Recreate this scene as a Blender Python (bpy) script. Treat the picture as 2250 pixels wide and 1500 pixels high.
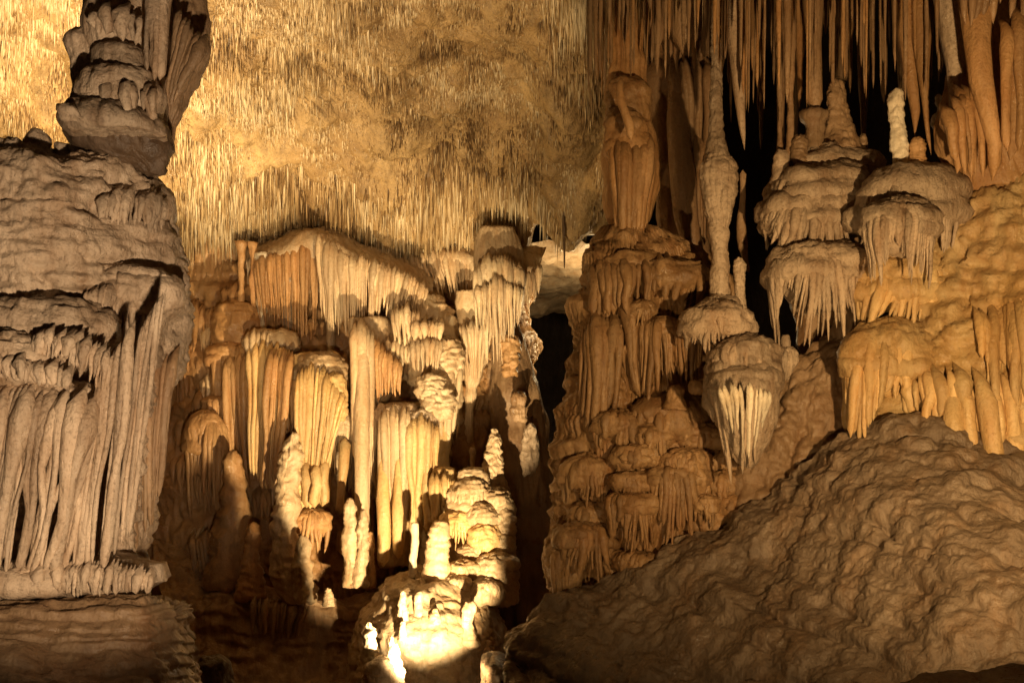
import bpy, math
import numpy as np
from mathutils import Vector

for o in list(bpy.data.objects):
    bpy.data.objects.remove(o)
SC = bpy.context.scene
COL = SC.collection

# ------------------------------------------------------------------ camera
FOCAL = 40.0
K = 36.0 / FOCAL / 2250.0          # metres per photo pixel per metre of depth
HX, HY = 1125.0, 1000.0            # photo position of the level view axis
cam = bpy.data.cameras.new('camera')
cam.lens = FOCAL; cam.sensor_width = 36.0
cam.shift_y = (HY - 750.0) / 2250.0
cam.clip_start = 0.05; cam.clip_end = 200
camo = bpy.data.objects.new('camera', cam); COL.objects.link(camo)
camo.location = (0, 0, 0); camo.rotation_euler = (math.radians(90), 0, 0)
SC.camera = camo

def P(px, py, D):
    return np.array([(px - HX) * K * D, D, (HY - py) * K * D])

# ------------------------------------------------------------------ world (underground: almost no light of its own)
W = bpy.data.worlds.new('World'); SC.world = W; W.use_nodes = True
W.node_tree.nodes['Background'].inputs['Color'].default_value = (1.0, 0.62, 0.32, 1)
W.node_tree.nodes['Background'].inputs['Strength'].default_value = 0.004

# ------------------------------------------------------------------ floodlights of the show cave
def spot(name, px, py, D, tx, ty, tD, watts, deg, blend, col, rad):
    l = bpy.data.lights.new(name, 'SPOT'); l.energy = watts; l.color = col
    l.spot_size = math.radians(deg); l.spot_blend = blend; l.shadow_soft_size = rad
    o = bpy.data.objects.new(name, l); COL.objects.link(o)
    a = Vector(P(px, py, D)); b = Vector(P(tx, ty, tD))
    o.location = a; o.rotation_euler = (b - a).to_track_quat('-Z', 'Y').to_euler()
    return o
def point(name, px, py, D, watts, col, rad):
    l = bpy.data.lights.new(name, 'POINT'); l.energy = watts; l.color = col; l.shadow_soft_size = rad
    o = bpy.data.objects.new(name, l); COL.objects.link(o); o.location = P(px, py, D)
    return o
WARM = (1.0, 0.63, 0.27); AMB = (1.0, 0.71, 0.355); NEU = (1.0, 0.71, 0.43)
spot('lamp_mound', 1035, 1600, 8.6, 830, 950, 12.3, 1650, 56, 0.5, AMB, 0.04)
spot('lamp_mound_spill', 1040, 1600, 8.58, 1010, 1420, 10.6, 9, 130, 1.0, AMB, 0.04)
spot('lamp_behind_column', 100, 560, 10.4, 330, -60, 11.2, 560, 118, 0.5, AMB, 0.10)
point('lamp_behind_pillar', 1330, 700, 14.4, 70, AMB, 0.10)
spot('lamp_ceiling', 560, 1560, 6.5, 800, 260, 12.2, 900, 58, 0.6, AMB, 0.08)
spot('lamp_left_front', 560, 1650, 2.7, 130, 590, 6.4, 780, 62, 0.6, NEU, 0.08)
spot('lamp_right_front', 2560, 1080, 3.7, 2140, 600, 7.6, 880, 100, 0.9, WARM, 0.05)
spot('lamp_centre_front', 900, 2300, 3.2, 1560, 860, 9.0, 235, 46, 0.7, WARM, 0.04)

SC.view_settings.view_transform = 'Standard'
SC.view_settings.look = 'None'
SC.view_settings.exposure = 0.0
SC.view_settings.gamma = 1.0
SC.view_settings.use_curve_mapping = False
SC.render.engine = 'CYCLES'
SC.cycles.use_denoising = True
SC.cycles.max_bounces = 6
SC.cycles.diffuse_bounces = 3
SC.cycles.sample_clamp_indirect = 4.0

# ------------------------------------------------------------------ noise
def _h(ix, iy, iz, seed):
    with np.errstate(over='ignore'):
        n = (ix.astype(np.uint32) * np.uint32(374761393) + iy.astype(np.uint32) * np.uint32(668265263)
             + iz.astype(np.uint32) * np.uint32(2147483647) + np.uint32((seed * 974634777) & 0xffffffff))
        n = (n ^ (n >> np.uint32(13))) * np.uint32(1274126177)
        n = (n ^ (n >> np.uint32(16))) * np.uint32(2246822519)
        n = n ^ (n >> np.uint32(15))
    return n.astype(np.float64) / 4294967295.0
def vn(x, y, z, seed=0):
    x, y, z = np.broadcast_arrays(np.asarray(x, float), np.asarray(y, float), np.asarray(z, float))
    fx, fy, fz = np.floor(x), np.floor(y), np.floor(z)
    ix, iy, iz = fx.astype(np.int64), fy.astype(np.int64), fz.astype(np.int64)
    tx, ty, tz = x - fx, y - fy, z - fz
    tx, ty, tz = [t * t * t * (t * (t * 6 - 15) + 10) for t in (tx, ty, tz)]
    r = 0
    for a in (0, 1):
        for b in (0, 1):
            for c in (0, 1):
                w = (tx if a else 1 - tx) * (ty if b else 1 - ty) * (tz if c else 1 - tz)
                r = r + w * _h(ix + a, iy + b, iz + c, seed)
    return r * 2 - 1
def fbm(x, y, z, octv=3, seed=0):
    r = 0; a = 1.0; f = 1.0
    for i in range(octv):
        r = r + a * vn(x * f, y * f, z * f, seed + i * 17); a *= 0.5; f *= 2.03
    return r
def lobes(s, t, w, h, seed=0):
    """overlapping rounded drips: swelling downwards, then a steep lower edge (t runs down)"""
    u = s / w; v = t / h
    iu = np.floor(u).astype(np.int64); iv = np.floor(v).astype(np.int64)
    best = np.zeros_like(u)
    zero = np.zeros_like(iu)
    for du in (-1, 0, 1):
        for dv in (-1, 0, 1, 2):
            ci, cj = iu + du, iv + dv
            cx = ci + 0.15 + 0.7 * _h(ci, cj, zero, seed) + 0.5 * (cj & 1)
            cy = cj + 0.1 + 0.8 * _h(ci, cj, zero, seed + 1)
            sz = 0.65 + 0.6 * _h(ci, cj, zero, seed + 2)
            a = (u - cx) / (0.85 * sz); b = v - cy
            up = np.clip(1 + b / (1.15 * sz), 0, 1)
            edge = 0.30 * np.sqrt(np.clip(1 - np.abs(a), 0, 1))      # rounded lower lip
            f = np.where(b < edge - 0.14, up ** 1.2, np.clip((edge - b) / 0.14, 0, 1) * up.clip(0, 1)) * np.clip(1 - a * a, 0, 1) ** 0.4 * (0.5 + 0.5 * sz)
            best = np.maximum(best, f)
    return best
def knobs(s, t, w, h, seed=0):
    """crowded rounded knobs with creases between them"""
    u = s / w; v = t / h
    iu = np.floor(u).astype(np.int64); iv = np.floor(v).astype(np.int64)
    best = np.zeros_like(u); zero = np.zeros_like(iu)
    for du in (-1, 0, 1):
        for dv in (-1, 0, 1):
            ci, cj = iu + du, iv + dv
            a = u - (ci + 0.1 + 0.8 * _h(ci, cj, zero, seed) + 0.5 * (cj & 1)); b = v - (cj + 0.1 + 0.8 * _h(ci, cj, zero, seed + 1))
            R = 0.55 + 0.5 * _h(ci, cj, zero, seed + 2)
            b = np.where(b < 0, b * 0.8, b * 1.35)
            best = np.maximum(best, np.sqrt(np.clip(1 - (a * a + b * b) / (R * R), 0, 1)) * R)
    return best
def drip(s, t, w, h, fw, seed=0):
    """overlapping little draperies: a rounded brow breaking up into flutes with a ragged hem (t runs down)"""
    fx = s / fw + 0.9 * vn(s / fw * 0.23, t / fw * 0.09, 3.1, seed + 7) + 0.3 * vn(s / fw * 0.6, t / fw * 0.25, 7.7, seed + 8)
    fid = np.floor(fx).astype(np.int64); fl = pillow(fx)
    u = s / w; v = t / h
    iu = np.floor(u).astype(np.int64); iv = np.floor(v).astype(np.int64)
    best = np.zeros_like(u); zero = np.zeros_like(iu)
    for du in (-1, 0, 1):
        for dv in (-1, 0, 1):
            ci, cj = iu + du, iv + dv
            cx = ci + 0.15 + 0.7 * _h(ci, cj, zero, seed) + 0.5 * (cj & 1)
            cy = cj + 0.1 + 0.8 * _h(ci, cj, zero, seed + 1)
            sz = 0.55 + 0.75 * _h(ci, cj, zero, seed + 2)
            a = (u - cx) / (0.95 * sz); b = v - cy
            a2 = np.clip(1 - a * a, 0, 1)
            q = np.clip((b + 0.95 * sz + 0.25 * (1 - a2)) / (0.5 * sz), 0, 1)
            edge = (-0.1 + 0.95 * _h(fid, cj, ci, seed + 3)) * a2 * sz + 0.1
            low = np.clip((edge + 0.12 * fl - b) / 0.13, 0, 1)
            k = np.clip((b + 0.5 * sz) / (0.55 * sz), 0, 1)
            f = np.sqrt(q) * low * a2 ** 0.35 * (1 - 0.6 * k * (1 - fl)) * (1 - 0.22 * k) * (0.5 + 0.5 * sz)
            best = np.maximum(best, f)
    return best
def pillow(x):
    f = x - np.floor(x)
    return np.sqrt(np.clip(1 - (2 * f - 1) ** 2, 0, 1))
def flutes(s, t, w, seed=0):
    x = s / w + 0.9 * vn(s / w * 0.23, t / w * 0.10, 3.1, seed) + 0.35 * vn(s / w * 0.6, t / w * 0.22, 7.7, seed + 5)
    a = 0.55 + 0.45 * vn(s / w * 0.5, t / w * 0.12, 1.3, seed + 9)
    return pillow(x) * a

# ------------------------------------------------------------------ mesh builders
def make_mesh(name, V, Q, smooth=True):
    V = np.asarray(V, np.float32).reshape(-1, 3); Q = np.asarray(Q, np.int32)
    me = bpy.data.meshes.new(name)
    n = Q.shape[1]
    me.vertices.add(len(V)); me.vertices.foreach_set('co', V.ravel())
    me.loops.add(Q.size); me.loops.foreach_set('vertex_index', Q.ravel())
    me.polygons.add(len(Q)); me.polygons.foreach_set('loop_start', np.arange(0, Q.size, n, dtype=np.int32))
    me.polygons.foreach_set('use_smooth', np.ones(len(Q), bool) if smooth else np.zeros(len(Q), bool))
    me.update(calc_edges=True)
    return me
def grid_faces(nu, nv, wrap):
    i = np.arange(nu if wrap else nu - 1)[:, None]; j = np.arange(nv - 1)[None, :]
    i2 = (i + 1) % nu
    a = i * nv + j; b = i2 * nv + j
    return np.stack([a, b, b + 1, a + 1], -1).reshape(-1, 4)
def normals(V, wrap):
    if wrap:
        du = np.roll(V, -1, 0) - np.roll(V, 1, 0)
    else:
        du = np.gradient(V, axis=0)
    dv = np.gradient(V, axis=1)
    n = np.cross(du, dv)
    return n / (np.linalg.norm(n, axis=2, keepdims=True) + 1e-9)

def thing(name, label, cat, at=(0, 0, 0), group=None, kind=None):
    o = bpy.data.objects.new(name, None); COL.objects.link(o); o.location = at
    o.empty_display_size = 0.1
    o['kind'] = kind or 'thing'
    o['label'] = label
    if cat: o['category'] = cat
    if group: o['group'] = group
    return o
def obj(name, V, Q, mat, parent=None, smooth=True):
    base = np.array(parent['_abs']) if parent is not None and '_abs' in parent else (np.array(parent.location) if parent is not None else None)
    V = np.asarray(V, float).reshape(-1, 3)
    if parent is not None:
        V = V - base
    me = make_mesh(name, V, Q, smooth)
    o = bpy.data.objects.new(name, me); COL.objects.link(o)
    me.materials.append(mat)
    if parent is not None: o.parent = parent
    return o
def top_obj(name, V, Q, mat, label, cat, group=None, kind=None):
    V = np.asarray(V, float).reshape(-1, 3)
    c = np.array([V[:, 0].mean(), V[:, 1].mean(), V[:, 2].min()])
    me = make_mesh(name, V - c, Q); o = bpy.data.objects.new(name, me); COL.objects.link(o)
    o.location = c; me.materials.append(mat)
    o['label'] = label
    if cat: o['category'] = cat
    if group: o['group'] = group
    o['kind'] = kind or 'thing'
    return o

ZB = {}
G0, GW, GH = 6.0, 600, 340
def zsplat(parent, V):
    if parent is None: return
    z = ZB.setdefault(parent.name, np.full((GW, GH), 99.0))
    V = np.asarray(V).reshape(-1, 3)
    px = V[:, 0] / (K * V[:, 1]) + HX; py = HY - V[:, 2] / (K * V[:, 1])
    i = ((px + 500) / G0).astype(int); j = ((py + 250) / G0).astype(int)
    ok = (i >= 1) & (i < GW - 1) & (j >= 1) & (j < GH - 1)
    for di in (-1, 0, 1):
        for dj in (-1, 0, 1):
            np.minimum.at(z, (i[ok] + di, j[ok] + dj), V[ok, 1])
def depth_at(parent, px, py, rad=0):
    z = ZB[parent.name]
    i = int((px + 500) / G0); j = int((py + 250) / G0)
    for r in (0, 1, 2, 4, 8, 16, 32):
        w = z[max(0, i - r):i + r + 1, max(0, j - r):j + r + 1]
        w = w[w < 90]
        if len(w): return float(np.median(w)) if r else float(w[0])
    return 9.0
BODY_NAMES = ('body', 'trunk', 'core_body', 'shaft')
SEED = [11]
def nxt():
    SEED[0] += 1; return SEED[0]

def smooth_interp(x, xs, ys):
    """Catmull-Rom style (cubic Hermite) interpolation"""
    xs = np.asarray(xs, float); ys = np.asarray(ys, float)
    if len(xs) < 3: return np.interp(x, xs, ys)
    m = np.gradient(ys, xs)
    i = np.clip(np.searchsorted(xs, x) - 1, 0, len(xs) - 2)
    h = xs[i + 1] - xs[i]; t = np.clip((x - xs[i]) / h, 0, 1)
    return ((2*t**3 - 3*t**2 + 1) * ys[i] + (t**3 - 2*t**2 + t) * h * m[i]
            + (-2*t**3 + 3*t**2) * ys[i + 1] + (t**3 - t**2) * h * m[i + 1])

def lod(nu, nv):
    f = 0.56 if nu * nv > 60000 else 0.62 if nu * nv > 12000 else 0.72 if nu * nv > 2500 else 0.85
    return max(10, int(nu * f)), max(8, int(nv * f))
def apply_disp(V, S, T, disp, u, wrap, seed, sign=1.0):
    if not disp: return V
    N = normals(V, wrap) * sign
    d = np.zeros(V.shape[:2])
    for k, e in enumerate(disp):
        sd = seed * 13 + k * 101
        if e[0] == 'noise':
            f = 1.0 / (e[2] * u)
            d += e[1] * u * fbm(V[..., 0] * f, V[..., 1] * f, V[..., 2] * f, 3, sd)
        elif e[0] == 'streak':       # noise drawn out along the fall line
            f = 1.0 / (e[2] * u)
            d += e[1] * u * fbm(V[..., 0] * f, V[..., 1] * f, V[..., 2] * f * 0.22, 3, sd)
        elif e[0] == 'lobe':
            f = 1.0 / (2.5 * e[2] * u)
            m = np.clip(0.75 + 0.6 * vn(S * f, T * f, 0.5, sd + 3), 0.15, 1.2)
            wx = S + 0.35 * e[2] * u * vn(S / (e[2] * u), T / (e[2] * u), 2.2, sd + 4)
            wt = T + 0.5 * e[3] * u * vn(S / (e[2] * u) * .8, T / (e[2] * u) * .8, 5.2, sd + 6)
            d += e[1] * u * m * lobes(wx, wt, e[2] * u, e[3] * u, sd)
        elif e[0] == 'knob':
            wx = S + 0.3 * e[2] * u * vn(S / (e[2] * u), T / (e[2] * u), 2.2, sd + 4)
            wt = T + 0.3 * e[3] * u * vn(S / (e[2] * u) * .8, T / (e[2] * u) * .8, 5.2, sd + 6)
            m = np.clip(0.7 + 0.7 * vn(S / (e[2] * u) * .3, T / (e[2] * u) * .3, 1.5, sd + 5), 0.2, 1.2)
            d += e[1] * u * m * knobs(wx, wt, e[2] * u, e[3] * u, sd)
        elif e[0] == 'drip':
            wx = S + 0.3 * e[2] * u * vn(S / (e[2] * u), T / (e[2] * u), 2.2, sd + 4)
            wt = T + 0.45 * e[3] * u * vn(S / (e[2] * u) * .8, T / (e[2] * u) * .8, 5.2, sd + 6)
            d += e[1] * u * drip(wx, wt, e[2] * u, e[3] * u, e[4] * u, sd)
        elif e[0] == 'flute':
            d += e[1] * u * flutes(S, T, e[2] * u, sd)
        elif e[0] == 'ring':
            x = T / (e[2] * u) + 1.1 * vn(S / (e[2] * u) * .7, T / (e[2] * u) * .45, 1.1, sd)
            f = x - np.floor(x)
            am = np.clip(0.6 + 0.7 * vn(S / (e[2] * u) * .8, T / (e[2] * u) * .5, 9.1, sd + 2), 0, 1.2)
            d += e[1] * u * am * np.where(f < 0.75, np.sqrt(np.clip(f / 0.75, 0, 1)), np.sqrt(np.clip((1 - f) / 0.25, 0, 1)))
    return V + N * d[..., None]

def column_verts(rows, D, ratio=1.0, disp=(), nu=64, nv=90, seed=None, close=True, wobble=0.05):
    """solid of revolution-like body from photo rows (py, xleft, xright) at depth D; ratio = depth / width"""
    seed = nxt() if seed is None else seed
    nu, nv = lod(nu, nv)
    u = K * D
    rows = np.array(rows, float)
    py = rows[:, 0]; cx = (rows[:, 1] + rows[:, 2]) / 2; r = (rows[:, 2] - rows[:, 1]) / 2
    fine = np.linspace(py[0], py[-1], 600)
    fcx = smooth_interp(fine, py, cx); fr = np.maximum(smooth_interp(fine, py, r), 0.5)
    if close:      # rounded shut top and bottom
        fine = np.concatenate([[fine[0] - 0.02, fine[0]], fine[1:-1], [fine[-1], fine[-1] + 0.02]])
        fcx = np.concatenate([[fcx[0], fcx[0]], fcx[1:-1], [fcx[-1], fcx[-1]]])
        fr = np.concatenate([[0.01, fr[0]], fr[1:-1], [fr[-1], 0.01]])
    L = np.concatenate([[0], np.cumsum(np.hypot(np.diff(fine), np.diff(fr)))])
    l = np.linspace(0, L[-1], nv)
    qy = np.interp(l, L, fine); qx = np.interp(l, L, fcx); qr = np.interp(l, L, fr)
    th = np.linspace(0, 2 * math.pi, nu, endpoint=False)[:, None]
    th = th - 0.5 * np.sin(th)
    wob = 1 + wobble * vn(np.cos(th) * 1.3 + seed, np.sin(th) * 1.3, qy[None] / (np.ptp(py) + 1) * 3, seed)
    X = (qx[None] - HX) * u + np.sin(th) * qr[None] * u * wob
    Y = D - np.cos(th) * qr[None] * u * ratio * wob
    Z = np.broadcast_to((HY - qy[None]) * u, X.shape)
    V = np.stack([X, Y, Z], -1)
    rm = np.maximum(qr, qr.max() * 0.35)
    S = (th - math.pi) * qr.max() * u * 0.8 + 0 * qr[None]
    T = np.broadcast_to(l[None] * u, S.shape)
    V = apply_disp(V, S, T, disp, u, True, seed, -1.0)
    return V, grid_faces(nu, nv, True)
def column(parent, name, mat, rows, D, ratio=1.0, disp=(), nu=64, nv=90, close=True, wobble=0.05):
    V, Q = column_verts(rows, D, ratio, disp, nu, nv, None, close, wobble)
    if name in BODY_NAMES: zsplat(parent, V)
    return obj(name, V, Q, mat, parent)

def tube_verts(pts, rad, sides=9, rings=None, seed=0, lump=0.12, lfreq=1.2):
    pts = np.array(pts, float); rad = np.array(rad, float)
    L = np.concatenate([[0], np.cumsum(np.linalg.norm(np.diff(pts, axis=0), axis=1))]) + np.arange(len(pts)) * 1e-7
    rm = rad.max()
    if rings is None: rings = int(np.clip(L[-1] / (rm * 1.6), 8, 17))
    # denser towards both ends so the tips stay round
    q = np.linspace(0, 1, rings); q = q + 0.06 * np.sin(2 * math.pi * q) * -1
    l = np.clip(q, 0, 1) * L[-1]
    C = np.stack([smooth_interp(l, L, pts[:, k]) for k in range(3)], -1)
    R = np.maximum(np.interp(l, L, rad), rm * 0.02)
    R = R * (1 + lump * vn(l / (rm * 2.2) * lfreq, seed * 3.7, 0.3, seed) + 0.5 * lump * vn(l / (rm * 0.9) * lfreq, seed * 1.7, 0.9, seed + 1))
    R[0] = R[-1] = rm * 0.01
    Tg = np.gradient(C, axis=0); Tg /= np.linalg.norm(Tg, axis=1, keepdims=True) + 1e-9
    ref = np.array([0, 1.0, 0.0]) if abs(Tg[len(Tg)//2][1]) < 0.9 else np.array([1.0, 0, 0])
    A = np.cross(Tg, ref); A /= np.linalg.norm(A, axis=1, keepdims=True) + 1e-9
    B = np.cross(Tg, A)
    th = np.linspace(0, 2 * math.pi, sides, endpoint=False)[:, None, None]
    an = 1 + lump * vn(np.cos(th) * 1.5 + seed, np.sin(th) * 1.5, (l / (rm * 3))[None, :, None], seed + 4)
    if sides > 12:
        an = an + 0.07 * vn(np.cos(th) * 4.2 + seed, np.sin(th) * 4.2, (l / (rm * 9))[None, :, None], seed + 6)
    V = C[None] + (np.cos(th) * A[None] + np.sin(th) * B[None]) * R[None, :, None] * an
    return V, grid_faces(sides, rings, True)
def tube(parent, name, mat, pts, rad, **kw):
    V, Q = tube_verts(pts, rad, seed=nxt(), **kw)
    return obj(name, V, Q, mat, parent)

def along(poly, t):
    poly = np.array(poly, float)
    L = np.concatenate([[0], np.cumsum(np.hypot(*np.diff(poly[:, :2], axis=0).T))]); L /= L[-1]
    return np.stack([np.interp(t, L, poly[:, k]) for k in range(poly.shape[1])], -1)

def drape(parent, mat, top, bot, n, r, tip=0.25, jit=0.18, bow=0.06, name='flute', merge=0.15, wob=0.5, back=1.6,
          rjit=0.45, lump=0.14, sides=9, depthjit=1.0, dy=0.0, short=0.0, head=None, flare=None, extra=0.0, out=0.4):
    """a row of drip flutes from a top edge to a bottom edge; points are (photo x, photo y, depth), r in photo px.
    depth None: laid on the body of the parent"""
    rng = np.random.default_rng(nxt())
    snap = top[0][2] is None
    if snap:
        top = [(p[0], p[1], 0.0) for p in top]; bot = [(p[0], p[1], 0.0) for p in bot]
    if not snap and top[0][2] > 11.4:      # the far draperies are fine
        n, r = (int(n * 1.75 + 0.5), r * 0.64) if tip < 0.68 else (int(n * 1.4 + 0.5), r * 0.76)
    elif tip < 0.68 and n > 3:
        n = int(n * 1.25 + 0.5); r *= 0.84
    if flare is None: flare = 1.25 if tip < 0.65 else 1.0
    ts = (np.arange(n) + 0.5 + rng.uniform(-0.42, 0.42, n)) / n
    A = along(top, ts); B = along(bot, ts)
    H = along(head, ts) if head is not None else None
    if snap:
        for q in range(n):
            d0 = depth_at(parent, A[q][0], A[q][1] + 2)
            d1 = depth_at(parent, B[q][0], B[q][1])
            d0 -= out * r * K * d0
            A[q][2] = d0; B[q][2] = min(d1 - out * r * K * d1, d0 + 0.05)
    made = []
    for i in range(n):
        a = A[i].copy(); b = B[i].copy()
        u = K * a[2]
        rr = r * (1 + rjit * rng.uniform(-1, 1))
        if rng.random() < 0.18: rr *= 0.6
        if rng.random() < merge and i > 0: b[0] = 0.3 * b[0] + 0.7 * B[i - 1][0]
        cut = 1 - jit * rng.random() ** 1.2
        if rng.random() < short: cut *= rng.uniform(0.3, 0.6)
        b = a + (b - a) * cut; ln = (b[1] - a[1])
        a[1] += rng.uniform(-0.5, 0.5) * rr * 1.2
        dj = rng.uniform(-1, 1) * depthjit * rr * u
        w1, w2 = rng.uniform(-1, 1, 2) * wob * rr
        R = rr * u
        if H is not None:
            h0 = P(*H[i]); a0 = P(*a)
            pts = [h0, h0 + (a0 - h0) * 0.55 + np.array([0, 0, 0.22 * np.linalg.norm(a0 - h0)])]
        else:
            pts = [P(a[0], a[1] - 2.6 * rr, a[2]) + np.array([0, back * 2.0 * R + dj, 0]), P(a[0], a[1] - 1.2 * rr, a[2]) + np.array([0, back * .9 * R + dj, 0])]
        for f, bw, wx in ((0.05, 0.4, 0), (0.16, 0.8, w1 * .4), (0.38, 1.0, w1), (0.66, 0.75, w2), (0.9, 0.3, w2 * .6), (1.0, 0.0, 0)):
            q = a + (b - a) * f
            pts.append(P(q[0] + wx, q[1], q[2]) + np.array([0, -bow * ln * u * bw + dj + dy, 0]))
        m = rng.uniform(0.85, 1.15)
        rad = [(0.4 if H is not None else 0.15) * R, (0.85 if H is not None else 0.5) * R, flare * 0.9 * R, flare * R, R * m * (1 - 0.22 * (1 - tip)), R * (0.9 - 0.4 * (1 - tip)), R * (tip + (1 - tip) * 0.22), R * tip * 0.75]
        made.append(tube(parent, name, mat, pts, rad, lump=lump, sides=14 if rr >= 11 and a[2] < 9.2 else 8))
    return made

def tier(parent, mat, x0, x1, ytop, yrim, ybot, D, n=16, r=None, ratio=0.8, arc=115, capdisp=None, tip=0.3, jit=0.4, lean=0.85,
         capname='cap', jag=0.0, tilt=0.0, merge=0.2, core=True, coremat=None, out=None):
    """a domed flowstone cap whose rim breaks up into drip flutes"""
    cx = (x0 + x1) / 2; R = (x1 - x0) / 2; h = yrim - ytop
    if out is not None:
        d = depth_at(parent, cx, yrim); D = d - out * K * d + R * ratio * K * d
    u = K * D
    rows = [(ytop, cx - R * 0.12, cx + R * 0.12), (ytop + h * .12, cx - R * .45, cx + R * .45), (ytop + h * .4, cx - R * .8, cx + R * .8),
            (yrim, cx - R * .93, cx + R * .93), (yrim + h * .4 + 5, cx - R * .9, cx + R * .9), (yrim + h * .4 + 12, cx - R * .7, cx + R * .7)]
    disp = capdisp if capdisp is not None else [('lobe', R * 0.07, R * 0.34, R * 0.13), ('noise', R * 0.03, R * 0.3)]
    column(parent, capname, mat, rows, D, ratio, list(disp) + [('drip', R * .09, R * .5, h * .8 + 8, R * .11)], nu=104, nv=64, wobble=0.13)
    if core:
        c0 = 0.66 if lean > 0.6 else 0.78
        yb = yrim + (ybot - yrim) * (0.55 if lean > 0.6 else 0.9)
        column(parent, 'core', coremat or mat, [(yrim - h * .3, cx - R * c0, cx + R * c0), ((yrim + yb) / 2, cx - R * c0 * .95, cx + R * c0 * .95), (yb, cx - R * .5 * lean, cx + R * .5 * lean)],
               D, ratio, [('flute', R * .10, R * .13), ('noise', R * .05, R * .3)], nu=60, nv=28)
    if n:
        n = int(n * 1.45); r = r * 0.8 if r else r
        r = r or R * math.radians(arc * 2) / n * 0.55
        ph = np.radians(np.linspace(-arc, arc, 24))
        top = [(cx + (R - r * 0.7) * math.sin(p), yrim - h * 0.05 + tilt * math.sin(p), D - (R - r * .7) * u * ratio * math.cos(p)) for p in ph]
        bot = [(cx + (R * lean - r * .5) * math.sin(p), ybot + jag * math.sin(3 * p + cx) + tilt * math.sin(p), D - (R * lean - r * .5) * u * ratio * math.cos(p)) for p in ph]
        rg = np.random.default_rng(nxt()); q1, q2, q3 = rg.uniform(0, 6.28, 3)
        un = [1 + 0.35 * math.sin(2.3 * p + q1) + 0.3 * math.sin(5.1 * p + q2) for p in ph]
        ry = [0.10 * R * math.sin(2 * p + q3) for p in ph]
        top = [(a_[0], a_[1] + y_, a_[2]) for a_, y_ in zip(top, ry)]
        bot = [(b_[0], yrim + (b_[1] - yrim) * min(1.25, f_) + y_, b_[2]) for b_, f_, y_ in zip(bot, un, ry)]
        hd = [(cx + (R * .52) * math.sin(p), ytop + h * 0.16, D - (R * .52) * u * ratio * math.cos(p)) for p in ph]
        drape(parent, mat, top, bot, n, r, tip=tip, jit=jit, merge=merge, head=hd, bow=0.03)

def sheet_verts(ctrl, nu, nv, disp=(), seed=None, Dref=None, sign=1.0, level=False):
    """ctrl[row][col] = (px, py, depth)"""
    seed = nxt() if seed is None else seed
    nu, nv = lod(nu, nv)
    C = np.array([[P(*c) for c in row] for row in ctrl])
    nr, nc = C.shape[:2]
    a = np.linspace(0, nr - 1, nv); b = np.linspace(0, nc - 1, nu)
    G = np.zeros((nv, nc, 3))
    for j in range(nc):
        for k in range(3):
            G[:, j, k] = smooth_interp(a, np.arange(nr), C[:, j, k])
    H = np.zeros((nu, nv, 3))
    for i in range(nv):
        for k in range(3):
            H[:, i, k] = smooth_interp(b, np.arange(nc), G[i, :, k])
    V = H
    S = np.cumsum(np.concatenate([np.zeros((1, nv)), np.linalg.norm(np.diff(V, axis=0), axis=2)]), 0)
    T = np.cumsum(np.concatenate([np.zeros((nu, 1)), np.linalg.norm(np.diff(V, axis=1), axis=2)], 1), 1)
    S = np.broadcast_to(S.mean(1, keepdims=True), S.shape); T = np.broadcast_to(T.mean(0, keepdims=True), T.shape)
    if level:       # lumps lie level on the slope, whatever way the sheet runs
        S = V[..., 0] + 0.0; T = -1.25 * V[..., 2] + 0.12 * V[..., 1]
    u = K * (Dref or np.array(ctrl)[..., 2].mean())
    N = normals(V, False)
    if N[..., 1].mean() > 0: sign = -1.0
    V = apply_disp(V, S, T, disp, u, False, seed, sign)
    return V, grid_faces(nu, nv, False)

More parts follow.
